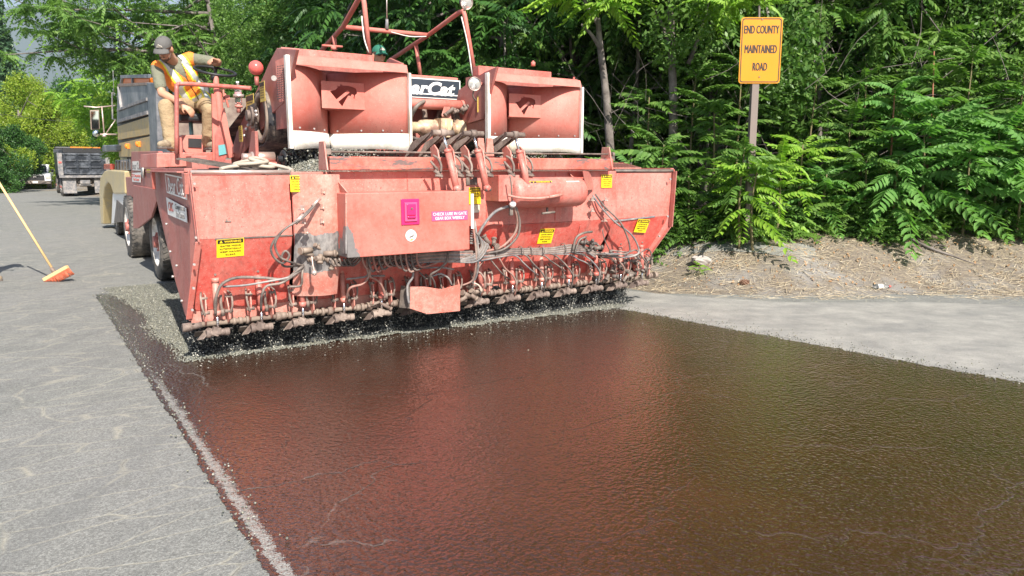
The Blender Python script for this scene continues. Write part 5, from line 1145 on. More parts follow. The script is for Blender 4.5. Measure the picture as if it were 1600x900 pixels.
def person(name, J, label, trousers, shirt, vest=None, cap='cap_grey', boots='boot', glasses=True, beard=True, hl=None, hr=None, vox=.009, origin=None, frame=None):
    root = empty(name, (0, 0, 0)); tag(root, label, 'person'); J = {k: Vector(v) if not isinstance(v, (int, float)) else v for k, v in J.items()}
    q = lambda *a, **k: blob(*a, parent=root, **k)
    hc = J['head']; f_ = J['face'].normalized(); h = J['up']; h = (h - f_ * h.dot(f_)).normalized(); s = f_.cross(h)       # s = the person's right
    Rm = Matrix((s, f_, h)).transposed()
    at = lambda a, b, c: hc + s * a + f_ * b + h * c
    P = [('e', hc + h * .025, (.074, .095, .095), Rm), ('e', at(0, .018, -.045), (.058, .075, .07), Rm), ('e', at(0, .045, -.088), (.034, .036, .028), Rm),
         ('c', at(0, .088, .015), at(0, .112, -.022), .010, .014), ('e', at(0, .112, -.028), (.018, .012, .010), Rm), ('e', at(0, .096, -.058), (.024, .01, .007), Rm), ('e', at(0, .094, -.068), (.02, .01, .007), Rm),
         ('e', at(.076, -.005, -.01), (.012, .022, .034), Rm), ('e', at(-.076, -.005, -.01), (.012, .022, .034), Rm), ('c', at(.035, .08, .03), at(-.035, .08, .03), .014, .014),
         ('c', hc - h * .05 - f_ * .02, J['neck'], .058, .065)]
    ch = J['chest']; pe = J['pelvis']; SL, SR = J['sl'], J['sr']; ax_s = (SR - SL).normalized()
    Rt = Matrix((ax_s, (J['neck'] - pe).normalized().cross(ax_s).normalized(), ((J['neck'] - pe) - ax_s * (J['neck'] - pe).dot(ax_s)).normalized())).transposed()
    torso = lambda g: [('e', ch, (.165 + g, .115 + g, .17 + g), Rt), ('e', (ch + pe) / 2, (.145 + g, .115 + g, .16 + g), Rt), ('e', pe, (.16 + g, .12 + g, .12 + g), Rt),
                       ('c', SL, J['neck'] - (J['neck'] - pe).normalized() * .03, .058 + g, .06 + g), ('c', SR, J['neck'] - (J['neck'] - pe).normalized() * .03, .058 + g, .06 + g)]
    P += torso(-.012)
    for a, b, c in (('sl', 'el', 'wl'), ('sr', 'er', 'wr')):
        P += [('c', J[a], J[b], .052, .042), ('c', J[b], J[b].lerp(J[c], .3), .042, .042), ('c', J[b].lerp(J[c], .3), J[c], .041, .027)]
    P += hand(J['wl'], *hl) + hand(J['wr'], *hr)
    for a, b, c in (('hl', 'kl', 'al'), ('hr', 'kr', 'ar')): P += [('c', J[a], J[b], .075, .055), ('c', J[b], J[c], .052, .036)]
    q('body', P, M['skin'], vox=vox, smooth=2)
    g = .006
    q('shirt', torso(.004) + [('c', J['sl'], J['sl'].lerp(J['el'], .72), .064, .062), ('c', J['sr'], J['sr'].lerp(J['er'], .72), .064, .062)], M[shirt], vox=.012, smooth=3)
    pr = [('e', pe, (.175, .135, .13), Rt)]
    for a, b, c in (('hl', 'kl', 'al'), ('hr', 'kr', 'ar')):
        pr += [('c', J[a], J[b], .098, .076), ('c', J[b], J[b].lerp(J[c], .5), .078, .074), ('c', J[b].lerp(J[c], .5), J[c], .072, .074), ('c', J[a].lerp(J[b], .5) , J[b].lerp(J[a], .15), .088, .08)]
        pr += [('c', J[c] + (J[b] - J[c]).normalized() * t_ + Vector((0, 0, 0)), J[c] + (J[b] - J[c]).normalized() * (t_ + .005) , .079, .076) for t_ in (.03, .10)]
    q('trousers', pr, M[trousers], vox=.013, smooth=2)
    for a, t_ in (('al', 'tl'), ('ar', 'tr')):
        an, to = J[a], J[t_]; d = (to - an); d.z = 0; d.normalize(); b0 = Vector((an.x, an.y, to.z))
        bo = q('boot', [('c', an + Vector((0, 0, .04)), b0 + Vector((0, 0, .045)), .056, .052), ('c', b0 - d * .045 + Vector((0, 0, .03)), b0 + d * .10 + Vector((0, 0, .034)), .040, .046), ('c', b0 + d * .10 + Vector((0, 0, .03)), b0 + d * .175 + Vector((0, 0, .026)), .047, .036)], M[boots], vox=.010, smooth=2)
        x_ = d.cross(Vector((0, 0, 1)))
        so_ = MB().prism([b0 + d * a_ + x_ * b_ + Vector((0, 0, -.016)) for a_, b_ in ((-.09, .0), (-.075, .04), (.05, .045), (.15, .052), (.20, .03), (.215, 0), (.20, -.03), (.15, -.052), (.05, -.045), (-.075, -.04))], (0, 0, .022)).build('sole', M['dark'], bo, .004)
    if vest:
        ax_t = (J['neck'] - pe).normalized(); nf = ax_s.cross(ax_t); Lt = (J['neck'] - pe).length
        if nf.dot(J['front']) < 0: nf = -nf
        def vf(c_):
            r_ = c_ - pe; t_ = r_.dot(ax_t) / Lt; a = (r_ - ax_t * r_.dot(ax_t)).dot(ax_s); fr_ = r_.dot(nf) > 0
            if t_ < -.12: return -1
            if fr_ and abs(a) < .006 + max(0, t_ - .72) * .20: return -1
            if abs(a) < .075 and t_ > 1.0: return -1
            aa = abs(abs(a) - .105 + (.02 if t_ > .6 else 0))
            if aa < .026: return 2
            if aa < .042: return 1
            if abs(t_ - .22) < .055: return 2
            if abs(t_ - .22) < .085: return 1
            return 0
        q('vest', torso(.022)[:3] + [('c', SL.lerp(J['neck'], .12), J['neck'] - ax_t * .03, .080, .07), ('c', SR.lerp(J['neck'], .12), J['neck'] - ax_t * .03, .080, .07)], M['hivis'], vox=.0085, smooth=3, mats=[M['hivis'], M['lime'], M['silver']], fn=vf)
    if cap:
        cpo = MB(); rows = []
        for i in range(8):
            a = R(90 * i / 7); row = []
            for j in range(21):
                b = 2 * math.pi * j / 20; row.append(at(math.cos(b) * math.cos(a) * .084, math.sin(b) * math.cos(a) * .106 - .002, .040 + math.sin(a) * .088))
            rows.append(row)
        cpo.grid(rows); co_ = cpo.build('cap', M[cap], root)
        br = [[at(math.sin(t_) * (.074 + .004 * k), .072 + math.cos(t_) * (.018 + .022 * k), .046 - .010 * k - .03 * math.sin(t_) ** 2 * .6) for t_ in np.linspace(-1.35, 1.35, 13)] for k in range(4)]
        MB().grid(br).build('cap_peak', M[cap], co_, 0, .006); MB().ell(at(0, 0, .128), .009, 8, 6).build('cap_button', M[cap], co_)
        MB().prism([at(a, .090 + .012 * (1 - abs(a) * 12), c) for a, c in ((-.03, .062), (.03, .062), (.026, .075), (.004, .098), (-.006, .088), (-.028, .076))], f_ * .005).build('cap_emblem', M['white_edge'], co_)
    if glasses:
        sg_ = MB()
        for k in (-1, 1): sg_.ell(at(k * .032, .088, .014), (.030, .010, .021), 14, 8, Rm)
        sg_.bar(at(-.07, .05, .02), at(-.055, .085, .02), .006, .01).bar(at(.07, .05, .02), at(.055, .085, .02), .006, .01).bar(at(-.074, -.01, .02), at(-.07, .05, .02), .005, .008).bar(at(.074, -.01, .02), at(.07, .05, .02), .005, .008).bar(at(-.03, .092, .022), at(.03, .092, .022), .008, .008)
        sg_.build('sunglasses', M['black'], root)
    if beard: q('beard', [('e', at(0, .052, -.094), (.038, .040, .026), Rm), ('c', at(.060, .012, -.040), at(.040, .045, -.082), .012, .018), ('c', at(-.060, .012, -.040), at(-.040, .045, -.082), .012, .018), ('c', at(.022, .100, -.046), at(-.022, .100, -.046), .006, .006)], M['hair'], vox=.007, smooth=2)
    q('hair', [('e', at(0, -.022, .015), (.080, .080, .066), Rm)], M['hair'], vox=.008, smooth=1)
    if frame: root.location = frame[0]; root.rotation_euler = (0, 0, frame[1])
    return root
fr_ = ((O.x, O.y, 0), TH)
Jo = dict(head=V(257, 76, 2.30), face=(-.42, -.62, -.52), up=(-.22, -.40, .9), neck=V(270, 97, 2.52), chest=V(283, 120, 2.58), pelvis=V(308, 160, 2.78),
    sl=V(301, 92, 2.50), sr=V(245, 107, 2.45), el=V(340, 98, 2.32), wl=V(339, 98, 2.12), er=V(253, 146, 2.30), wr=V(285, 162, 2.10), front=(-.2, -1, 0),
    hl=V(319, 165, 2.72), hr=V(296, 166, 2.72), kl=V(327, 171, 2.32), kr=V(259, 166, 2.22), al=V(326, 222, 2.45), ar=V(268, 226, 2.20), tl=0, tr=0)
Jo['wl'] = V(341, 96, 2.15)
Jo['tl'] = Jo['al'] + Vector((.02, -.2, 0)); Jo['tl'].z = 1.815; Jo['tr'] = Jo['ar'] + Vector((-.14, -.14, 0)); Jo['tr'].z = 1.815
Jo['tl'].z = Jo['tr'].z = 1.83
op = person('person', Jo, 'bearded man in grey cap and orange safety vest, seated at the steering wheel looking down', 'khaki', 'shirt', True,
    hl=(Vector((-.5, -.3, .05)), Vector((0, -.5, -1)), 1, .7), hr=(Vector((.55, -.35, -.6)), Vector((.1, .8, -.5)), 1, .45), frame=fr_)
hh_ = V(592, 87, 2.3)
J2 = dict(head=hh_, face=(0, -1, -.1), up=(0, -.1, 1), neck=hh_ + Vector((0, .05, -.17)), chest=hh_ + Vector((0, .06, -.36)), pelvis=hh_ + Vector((0, .1, -.66)), sl=hh_ + Vector((.19, .05, -.22)), sr=hh_ + Vector((-.19, .05, -.22)),
    el=hh_ + Vector((.26, -.02, -.48)), er=hh_ + Vector((-.26, -.02, -.48)), wl=hh_ + Vector((.16, -.2, -.56)), wr=hh_ + Vector((-.16, -.2, -.56)), front=(0, -1, 0), hl=hh_ + Vector((.1, .05, -.72)), hr=hh_ + Vector((-.1, .05, -.72)),
    kl=hh_ + Vector((.12, -.36, -.72)), kr=hh_ + Vector((-.12, -.36, -.72)), al=hh_ + Vector((.12, -.36, -1.08)), ar=hh_ + Vector((-.12, -.36, -1.08)), tl=hh_ + Vector((.12, -.55, -1.16)), tr=hh_ + Vector((-.12, -.55, -1.16)))
person('person', J2, 'person in green cap and sunglasses mostly hidden behind the left deflector', 'khaki', 'shirt', None, 'cap_green', hl=(Vector((-.2, -1, 0)), Vector((0, 0, -1)), 1, .5), hr=(Vector((.2, -1, 0)), Vector((0, 0, -1)), -1, .5), vox=.012, frame=fr_, beard=False)
# sweeper: only a shoe and cuff are in the picture, but the whole person stands there
g0 = G(6, 439)
sw_ = lambda a, b, c: Vector((a, b, c))
J3 = dict(head=sw_(-.17, .04, 1.62), face=(.75, -.1, -.45), up=(.3, 0, 1), neck=sw_(-.24, .05, 1.46), chest=sw_(-.27, .05, 1.28), pelvis=sw_(-.34, .05, .95), sl=sw_(-.22, .24, 1.42), sr=sw_(-.22, -.14, 1.42), front=(1, 0, -.2),
    el=sw_(-.12, .30, 1.22), er=sw_(-.14, -.22, 1.18), wl=sw_(-.11, .10, 1.36), wr=sw_(-.12, -.05, 1.12), hl=sw_(-.34, .15, .9), hr=sw_(-.34, -.06, .9), kl=sw_(-.30, .17, .50), kr=sw_(-.16, -.05, .52), al=sw_(-.52, .18, .09), ar=sw_(-.13, 0, .10), tl=sw_(-.32, .18, .018), tr=sw_(.1, 0, .018))
person('person', J3, 'person in blue jeans and brown shoe sweeping at the left edge of the road', 'jeans', 'shirt', True, hl=(Vector((.6, .1, .1)), Vector((0, -.3, -1)), 1, .8), hr=(Vector((.6, .1, .1)), Vector((0, -.3, -1)), -1, .8), vox=.011, frame=((g0.x - .10, g0.y, .0), 0))
# push broom
bg_ = empty('push_broom', G(93, 440), 0, label='wooden push broom with orange bristles leaning on the asphalt beside the sweeper', cat='broom')
hd = Y(91, 421, G(93, 440).y) - G(93, 440); top = Y(-16, 262, G(93, 440).y) - G(93, 440)
MB().cyl(Vector((-.05, 0, .12)), top, .016, n=12).build('handle', M['wood'], bg_)
Rb = Matrix.Rotation(R(-28), 3, 'Y')
hb_ = MB().box((-.04, .0, .12), (.40, .07, .05), Rb).build('broom_head', M['wood'], bg_, .008)
MB().cyl(Vector((-.10, 0, .20)), Vector((-.05, 0, .12)), .026, .03, 12).build('ferrule', M['tan_steel'], bg_)
brm = MB(); rb_ = random.Random(3)
for i in range(24):
    for j in range(5):
        a = Rb @ Vector((-.19 + i * .0165, -.03 + j * .015, -.02)) + Vector((-.04, 0, .12)); d = Rb @ Vector((rb_.uniform(-.1, .25) + (i - 12) * .01, rb_.uniform(-.3, .3), -1)); b = a + d * .11
        if b.z < .005: b = a + d * (a.z - .005) / max(.02, -d.z)
        brm.cyl(a, b, .006, .0045, 4)
brm.build('bristles', plain('orange_bristle', (.60, .15, .075), .7, scale=60), bg_, kind='stuff')

# ================================================================== ROAD SIGN
sgc = Y(1188.5, 79, 10.8); gz = H1(sgc.x - .05, 10.9)
RS = empty('road_sign', (sgc.x - .04, 10.86, gz), 0, label='yellow-orange sign reading END COUNTY MAINTAINED ROAD on a wooden post', cat='road sign')
zc = sgc.z - gz
def rr_poly(w_, h_, r_, y_):
    P = []
    for cx_, cz_, a0 in ((w_ / 2 - r_, h_ / 2 - r_, 0), (-w_ / 2 + r_, h_ / 2 - r_, 90), (-w_ / 2 + r_, -h_ / 2 + r_, 180), (w_ / 2 - r_, -h_ / 2 + r_, 270)):
        for k in range(6): a = R(a0 + 18 * k); P.append(Vector((.04 + cx_ + r_ * math.cos(a), y_, zc + cz_ + r_ * math.sin(a))))
    return P
M['signy'] = plain('amber_sign_face', (.60, .235, .003), .35, var=.06, scale=4)
pn = MB().prism(rr_poly(.585, .90, .04, -.06), (0, .004, 0)).build('sign_panel', M['signy'], RS)
o_, i_ = rr_poly(.555, .87, .035, -.0625), rr_poly(.53, .845, .028, -.0625); n = len(o_)
MB()._a(o_ + i_, [(k, (k + 1) % n, n + (k + 1) % n, n + k) for k in range(n)]).build('border_line', M['ink'], pn)
for s_, z_, w_ in (('END COUNTY', .285, .49), ('MAINTAINED', .02, .45), ('ROAD', -.22, .20)):
    for o_x in (-.0035, .0035): text(s_, (.04 + o_x, -.063 - .0004 * (o_x > 0), zc + z_), X, Zu, w_, M['ink'], pn, bold=0, height=.108)
for z_ in (.42, -.36): MB().cyl((.04, -.06, zc + z_), (.04, -.07, zc + z_), .01, n=8).build('sign_bolt', M['dark'], pn)
MB().box((-.0, .0, zc / 2 - .1), (.10, .10, zc + .9)).build('wooden_post', plain('grey_weathered_post', (.20, .16, .14), .8, bump=.6, scale=12), RS, .006)
# ================================================================== VEGETATION
def leafmat(name, cols, trans=.35, rough=.45):
    t = NT(name); gi = t.n('NewGeometry'); oi = t.n('ObjectInfo')
    r = t.math('FRACT', t.math('ADD', gi.outputs['Random Per Island'], t.math('MULTIPLY', oi.outputs['Random'], .35)))
    c = t.ramp(r, [(i / (len(cols) - 1), c_) for i, c_ in enumerate(cols)])
    lo = t.noise(t.coord(), .9, 3, .5); c = t.mix(t.ramp(lo, [(.35, .0), (.65, .35)]), c, tuple(x * 1.5 if i < 2 else x for i, x in enumerate(cols[-1])))
    t.set(Base_Color=c, Roughness=rough, Specular_IOR_Level=.35)
    tr = t.n('BsdfTranslucent'); t.l(t.mix(1, c, (1.25, 1.5, .7), 'MULTIPLY'), tr.inputs[0]); mx = t.n('MixShader'); mx.inputs[0].default_value = trans
    t.l(t.b.outputs[0], mx.inputs[1]); t.l(tr.outputs[0], mx.inputs[2]); t.l(mx.outputs[0], t.o.inputs[0]); return t.m
M['leaf'] = leafmat('tree_of_heaven_leaf', [(.045, .11, .025), (.075, .165, .035), (.11, .215, .05), (.16, .26, .065)])
M['leaf_bright'] = leafmat('bright_leaf', [(.13, .28, .03), (.19, .34, .04), (.25, .38, .06)])
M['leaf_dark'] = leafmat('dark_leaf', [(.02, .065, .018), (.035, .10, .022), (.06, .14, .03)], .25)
M['leaf_yellow'] = leafmat('yellow_green_leaf', [(.15, .27, .02), (.23, .34, .03), (.30, .38, .05), (.18, .22, .03)])
M['needle'] = leafmat('conifer_needles', [(.035, .08, .04), (.05, .11, .055), (.07, .13, .06)], .1)
M['bark'] = plain('grey_bark', (.22, .19, .17), .9, bump=.8, scale=18, var=.3, dirt=(.09, .075, .065))
M['bark_dark'] = plain('dark_bark', (.07, .055, .045), .9, bump=.8, scale=18, var=.3)
M['stem'] = plain('green_brown_stem', (.16, .13, .06), .7)
M['stem_red'] = plain('reddish_stalk', (.30, .12, .07), .7)

def frond_geo(pairs=10, ll=.20, lw=.052, droop=.35, fine=True, seed=0, tipup=0.0):
    """one compound leaf, unit length along +x"""
    r = np.random.default_rng(seed); vs = []; fs = []
    def pos(t): return np.array([t * (1 - .12 * droop * t), 0, -droop * t * t + tipup * t])
    K = 6
    for i in range(K):
        p = pos(i / (K - 1)); w_ = .008 * (1 - .7 * i / (K - 1))
        vs += [p + [0, w_, 0], p + [0, -w_, 0], p + [0, 0, -w_ * 1.6]]
    for i in range(K - 1):
        for j in range(3):
            a, b = i * 3 + j, i * 3 + (j + 1) % 3; fs += [(a, b, b + 3), (a, b + 3, a + 3)]
    def leaflet(p, d, l, w_):
        d = d / np.linalg.norm(d); s = np.cross([0, 0, 1], d); s /= np.linalg.norm(s) + 1e-9; n = np.cross(d, s); b = len(vs)
        g = .35 * w_
        if fine:
            vs.extend([p, p + d * l * .28 + s * w_ * .9 - n * 0, p + d * l * .28 - s * w_ * .9, p + d * l * .30 - n * g, p + d * l * .65 + s * w_ * .62 - n * l * .04, p + d * l * .65 - s * w_ * .62 - n * l * .04, p + d * l * .66 - n * (g + l * .05), p + d * l - n * l * .16])
            fs.extend([(b, b + 1, b + 3), (b, b + 3, b + 2), (b + 1, b + 4, b + 6), (b + 1, b + 6, b + 3), (b + 3, b + 6, b + 5), (b + 3, b + 5, b + 2), (b + 4, b + 7, b + 6), (b + 6, b + 7, b + 5)])
        else:
            vs.extend([p, p + d * l * .42 + s * w_ * .85, p + d * l * .42 - s * w_ * .85, p + d * l - n * l * .14])
            fs.extend([(b, b + 1, b + 2), (b + 1, b + 3, b + 2)])
    for i in range(pairs):
        t = .16 + .8 * i / (pairs - 1); p = pos(t); sz = math.sin(math.pi * (.22 + .66 * i / (pairs - 1))) * .45 + .6
        for s in (-1, 1):
            d = np.array([.42 + .35 * t + r.uniform(-.1, .1), s, -.50 - .35 * droop + r.uniform(-.28, .25)])
            leaflet(p, d, ll * sz * r.uniform(.88, 1.08), lw * sz * .55)
    leaflet(pos(1), np.array([1, 0, -.5 * droop]), ll * .8, lw * .5)
    return np.array(vs), np.array(fs)
FR = [frond_geo(10, .235, .105, d, True, i, u_) for i, (d, u_) in enumerate(((.45, .3), (.6, .25), (.85, .15), (1.1, .1)))]
FRc = [frond_geo(8, .25, .13, d, False, 20 + i, u_) for i, (d, u_) in enumerate(((.4, .3), (.6, .2), (.9, .1), (1.2, .1)))]
def clusterquads(r):
    vs = []; fs = []
    for k in range(7):
        p = r.normal(0, .35, 3); d = r.normal(size=3); d /= np.linalg.norm(d); s = np.cross(d, r.normal(size=3)); s /= np.linalg.norm(s); b = len(vs)
        vs += [p, p + d * .35 + s * .17, p + d * .35 - s * .17, p + d * .75]; fs += [(b, b + 1, b + 2), (b + 1, b + 3, b + 2)]
    return np.array(vs), np.array(fs)
CQ = [clusterquads(np.random.default_rng(50 + i)) for i in range(4)]
def basis(d, up, roll):
    d = d / np.linalg.norm(d, axis=1)[:, None]; s = np.cross(up, d); s /= np.linalg.norm(s, axis=1)[:, None] + 1e-9; n = np.cross(d, s)
    c, si = np.cos(roll)[:, None], np.sin(roll)[:, None]; s2 = s * c + n * si; n2 = n * c - s * si
    return np.stack([d, s2, n2], 1)
def scatter(name, tmpl, P, D, S, mat, r, roll=.35):
    """many copies of the templates as one mesh"""
    n = len(P); which = r.integers(0, len(tmpl), n); B = basis(D, np.tile([[0., 0, 1]], (n, 1)), r.normal(0, roll, n)); V_ = []; F_ = []; off = 0
    for k, (tv, tf) in enumerate(tmpl):
        m = which == k
        if not m.any(): continue
        vv = P[m][:, None, :] + np.einsum('ka,nab->nkb', tv, B[m]) * S[m][:, None, None]
        F_.append((tf[None] + (np.arange(m.sum()) * len(tv))[:, None, None] + off).reshape(-1, 3)); V_.append(vv.reshape(-1, 3)); off += m.sum() * len(tv)
    return npmesh(name, np.concatenate(V_), np.concatenate(F_), mat)
def limb_tree(r, h, rad, crown_c, crown_r, nl=9, lean=(0, 0), mat='bark', fork=.35, kink=.25):
    """trunk tube + limb meshes; returns trunk MB, limbs MB, tips"""
    tr = MB(); li = MB(); tips = []
    pts = [Vector((0, 0, -.3))]
    for k in range(1, 7):
        t = k / 6; pts.append(Vector((lean[0] * t + r.normal(0, kink * .25), lean[1] * t + r.normal(0, kink * .25), h * t)))
    tr.tube(pts, [rad * (1.15 - .8 * k / 6) for k in range(7)], 9, True, 3)
    for k in range(nl):
        t = fork + (1 - fork) * (k + .5) / nl; i = int(t * 6); p = pts[i].lerp(pts[min(6, i + 1)], t * 6 - i)
        a = k * 2.4 + r.uniform(-.4, .4); rr_ = r.uniform(.65, 1.0)
        e = Vector((crown_c[0] + math.cos(a) * crown_r[0] * rr_, crown_c[1] + math.sin(a) * crown_r[1] * rr_, crown_c[2] + crown_r[2] * (r.uniform(-.7, .8))))
        m_ = p.lerp(e, .5) + Vector((0, 0, r.uniform(-.1, .35)))
        li.tube([p, m_, e], [rad * .42, rad * .28, rad * .10], 6, True, 3); tips.append(e)
        for _ in range(2):
            e2 = m_.lerp(e, r.uniform(.2, .9)) + Vector(r.normal(0, .45, 3) * np.array([crown_r[0], crown_r[1], crown_r[2]]) * .5); li.tube([m_.lerp(e, .3), e2], [rad * .18, rad * .06], 5, False, 0); tips.append(e2)
    return tr, li, tips
def ail_proto(seed, h, crown_c, crown_r, ntip, nfr, fl, lean=(0, 0), rad=.09, mat='leaf', tmpl=FRc, nl=9, hollow=.5):
    r = np.random.default_rng(seed); tr, li, tips = limb_tree(r, h, rad, crown_c, crown_r, nl, lean)
    n = ntip; d = r.normal(size=(n, 3)); d /= np.linalg.norm(d, axis=1)[:, None]; q_ = r.uniform(hollow, 1, n) ** .6
    lump = 1 + .25 * np.sin(d[:, 0] * 5 + seed) * np.cos(d[:, 2] * 4 + d[:, 1] * 5)
    C_ = np.array(crown_c) + d * q_[:, None] * np.array(crown_r) * lump[:, None]; C_[:len(tips)] = [tuple(t) for t in tips][:n]
    P = np.repeat(C_, nfr, 0); m = len(P); az = np.tile(np.arange(nfr) * 2 * math.pi / nfr, n) + np.repeat(r.uniform(0, 6, n), nfr) + r.normal(0, .25, m)
    D = np.column_stack([np.cos(az), np.sin(az), r.uniform(-.5, .55, m)]); S = fl * r.uniform(.6, 1.25, m)
    cm = scatter('crown', tmpl, P, D, S, M[mat], r)
    return tr.mesh('trunk', M['bark']), li.mesh('limbs', M['bark']), cm
def quad_proto(seed, h, crown_c, crown_r, n, size, mat, rad=.15, lobes=16, spread=.42, bark='bark'):
    r = np.random.default_rng(seed); tr, li, tips = limb_tree(r, h, rad, crown_c, crown_r, 9)
    L_ = r.normal(size=(lobes, 3)); L_ /= np.linalg.norm(L_, axis=1)[:, None]; L_ *= r.uniform(.35, .95, (lobes, 1)); lr = r.uniform(.22, .45, lobes)
    k = r.integers(0, lobes, n); d = r.normal(size=(n, 3)); d /= np.linalg.norm(d, axis=1)[:, None]
    P = (L_[k] + d * (lr[k] * r.uniform(.55, 1.08, n))[:, None]) * np.array(crown_r) + np.array(crown_c)
    D = d + r.normal(0, .6, (n, 3)); S = size * r.uniform(.6, 1.3, n)
    return tr.mesh('trunk', M[bark]), li.mesh('limbs', M[bark]), scatter('crown', CQ, P, D, S, M[mat], r, 3)
def conifer_proto(seed, h, rb, n, size):
    r = np.random.default_rng(seed); tr = MB(); tr.cyl((0, 0, -.3), (0, 0, h), .25, .03, 8); li = MB()
    z = h * (1 - np.sqrt(r.uniform(.0, .95, n))); layer = .72 + .28 * np.abs(np.sin(z * 3.1)); az = r.uniform(0, 6.28, n); rr_ = rb * (1 - z / h) * layer * r.uniform(.25, 1.0, n) ** .5 * (1 + .25 * np.sin(az * 5 + z))
    P = np.column_stack([np.cos(az) * rr_, np.sin(az) * rr_, z - rr_ * .15]); D = np.column_stack([np.cos(az), np.sin(az), -.2 + 0 * z]) + r.normal(0, .3, (n, 3))
    for k in range(24): a = k * 2.4; zz = h * k / 26 + .5; l_ = rb * (1 - zz / h) * .9; li.cyl((0, 0, zz), (math.cos(a) * l_, math.sin(a) * l_, zz - l_ * .15), .05, .015, 5)
    return tr.mesh('trunk', M['bark_dark']), li.mesh('limbs', M['bark_dark']), scatter('crown', CQ, P, D, size * r.uniform(.6, 1.2, n), M['needle'], r, 3)
def plant(proto, x, y, rz, s, name, label, group=None, cat='tree', z=None, zs=1.0):
    root = empty(name, (x, y, H1(x, y) if z is None else z), rz); tag(root, label, cat, group); root.scale = (s, s, s * zs)
    for nm_, me in zip(('trunk', 'limbs', 'crown'), proto):
        o = link(nm_, me, root)
        if nm_ == 'crown': o['kind'] = 'stuff'
        if nm_ == 'limbs': o['kind'] = 'stuff'
    return root
A1 = ail_proto(1, 7.0, (0, 0, 4.6), (2.3, 2.3, 3.6), 150, 8, .62)
A2 = ail_proto(2, 6.0, (.2, 0, 3.8), (2.5, 2.2, 3.2), 150, 8, .58, (.5, .2))
A3 = ail_proto(3, 8.0, (0, 0, 5.6), (2.8, 2.8, 3.8), 170, 8, .66, (-.5, 0))
A4 = ail_proto(4, 3.6, (0, 0, 1.9), (1.7, 1.5, 1.9), 100, 8, .55, mat='leaf', rad=.04)
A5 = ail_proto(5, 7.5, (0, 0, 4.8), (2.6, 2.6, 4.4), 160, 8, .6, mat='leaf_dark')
Q1 = quad_proto(6, 7.0, (0, 0, 5.2), (3.6, 3.4, 4.4), 9000, .26, 'leaf_yellow')
Q2 = quad_proto(7, 8.0, (0, 0, 5.8), (3.8, 3.8, 4.8), 9000, .30, 'leaf_dark')
Q5 = quad_proto(12, 6.5, (0, 0, 4.4), (2.6, 2.5, 3.9), 17000, .125, 'leaf', lobes=24)
Q3 = quad_proto(8, 2.0, (0, 0, 1.2), (1.5, 1.3, 1.3), 5000, .13, 'leaf_yellow', rad=.03)
Q4 = quad_proto(9, 2.4, (0, 0, 1.5), (1.7, 1.4, 1.6), 5000, .13, 'leaf_dark', rad=.03)
K1 = conifer_proto(10, 15, 3.0, 9000, .5)
r = random.Random(21)
# wood edge along the road behind the machine: front row, then deeper rows
k = 0
for v_ in np.arange(3.2, 60, 2.9):
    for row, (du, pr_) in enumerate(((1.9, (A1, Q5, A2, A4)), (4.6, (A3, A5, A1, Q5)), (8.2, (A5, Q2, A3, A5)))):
        if row == 0 and v_ < 7: continue
        p = W(TOE_U + du + r.uniform(-.5, .5) + (.4 if v_ > 40 else 0), v_ + r.uniform(-1, 1), 0)
        pt = pr_[(k * 7 + k // 3) % 4]; k += 1
        if row == 0 and v_ < 20: pt = (A5, A1, A5)[int(v_) % 3]
        if row == 0 and pt is A4: s_ = r.uniform(1.1, 1.5)
        else: s_ = r.uniform(.85, 1.15)
        plant(pt, p.x, p.y, r.uniform(0, 6.28), s_, 'tree_of_heaven' if pt not in (Q2, Q5) else 'broadleaf_tree', ('feather-leaved tree at the front of the wood lining the road behind the spreader', 'feather-leaved tree in the middle of the wood behind the spreader', 'tall dark tree deep in the wood behind the spreader')[row], ('front trees of the roadside wood', 'middle trees of the roadside wood', 'back trees of the roadside wood')[row])
# wood on the right above the straw bank
for row, (y_, pr_, st_) in enumerate(((14.3, (A4, Q5, A1), 1.9), (16.0, (A5, A1, A5), 1.8), (18.5, (A5, A3, Q2), 2.3), (23.5, (Q2, A5, A3), 3.0))):
    x_ = (3.6, -.2, -1, -1.8)[row]
    while x_ < 12 + row * 4:
        pt = pr_[k % 3]; k += 1; s_ = r.uniform(.85, 1.15)
        plant(pt, x_ + r.uniform(-.4, .4), y_ + r.uniform(-.6, .6), r.uniform(0, 6.28), s_, 'tree_of_heaven' if pt not in (Q2, Q5) else 'broadleaf_tree', ('feather-leaved young tree behind the yellow road sign and bank', 'dark feather-leaved tree behind the front trees on the right bank', 'dark tall tree deep in the wood on the right', 'broad dark tree closing off the wood on the right')[row], ('front trees on the right bank', 'second row on the right bank', 'third row on the right bank', 'last row on the right bank')[row])
        x_ += st_
# far side of the bend
for i, (px, yy, pt, s_, nm_, lb) in enumerate(((-60, 52, Q1, .85, 'broadleaf_tree', 'yellow-green bushy tree cut by the left edge of the photo'), (40, 60, Q1, .95, 'broadleaf_tree', 'bright yellow-green bushy tree left of the pickup'), (85, 68, Q1, 1.0, 'broadleaf_tree', 'yellow-green tree above the white pickup'),
        (120, 78, Q2, 1.1, 'broadleaf_tree', 'dark tree beyond the far dump truck'), (165, 80, Q1, 1.0, 'broadleaf_tree', 'yellow-green tree showing right of the far dump truck'), (20, 78, K1, 1.35, 'conifer', 'tall blue-green conifer standing against the mountain at far left'), (-12, 84, K1, 1.3, 'conifer', 'conifer half cut by the left edge of the photo'), (215, 82, Q2, 1.2, 'broadleaf_tree', 'dark tree beyond the coupled truck bed'))):
    p = G(px, 262 + 1863 / yy); plant(pt, p.x, p.y, i * 1.3, s_, nm_, lb, z=-.3 if pt is K1 else -.4)
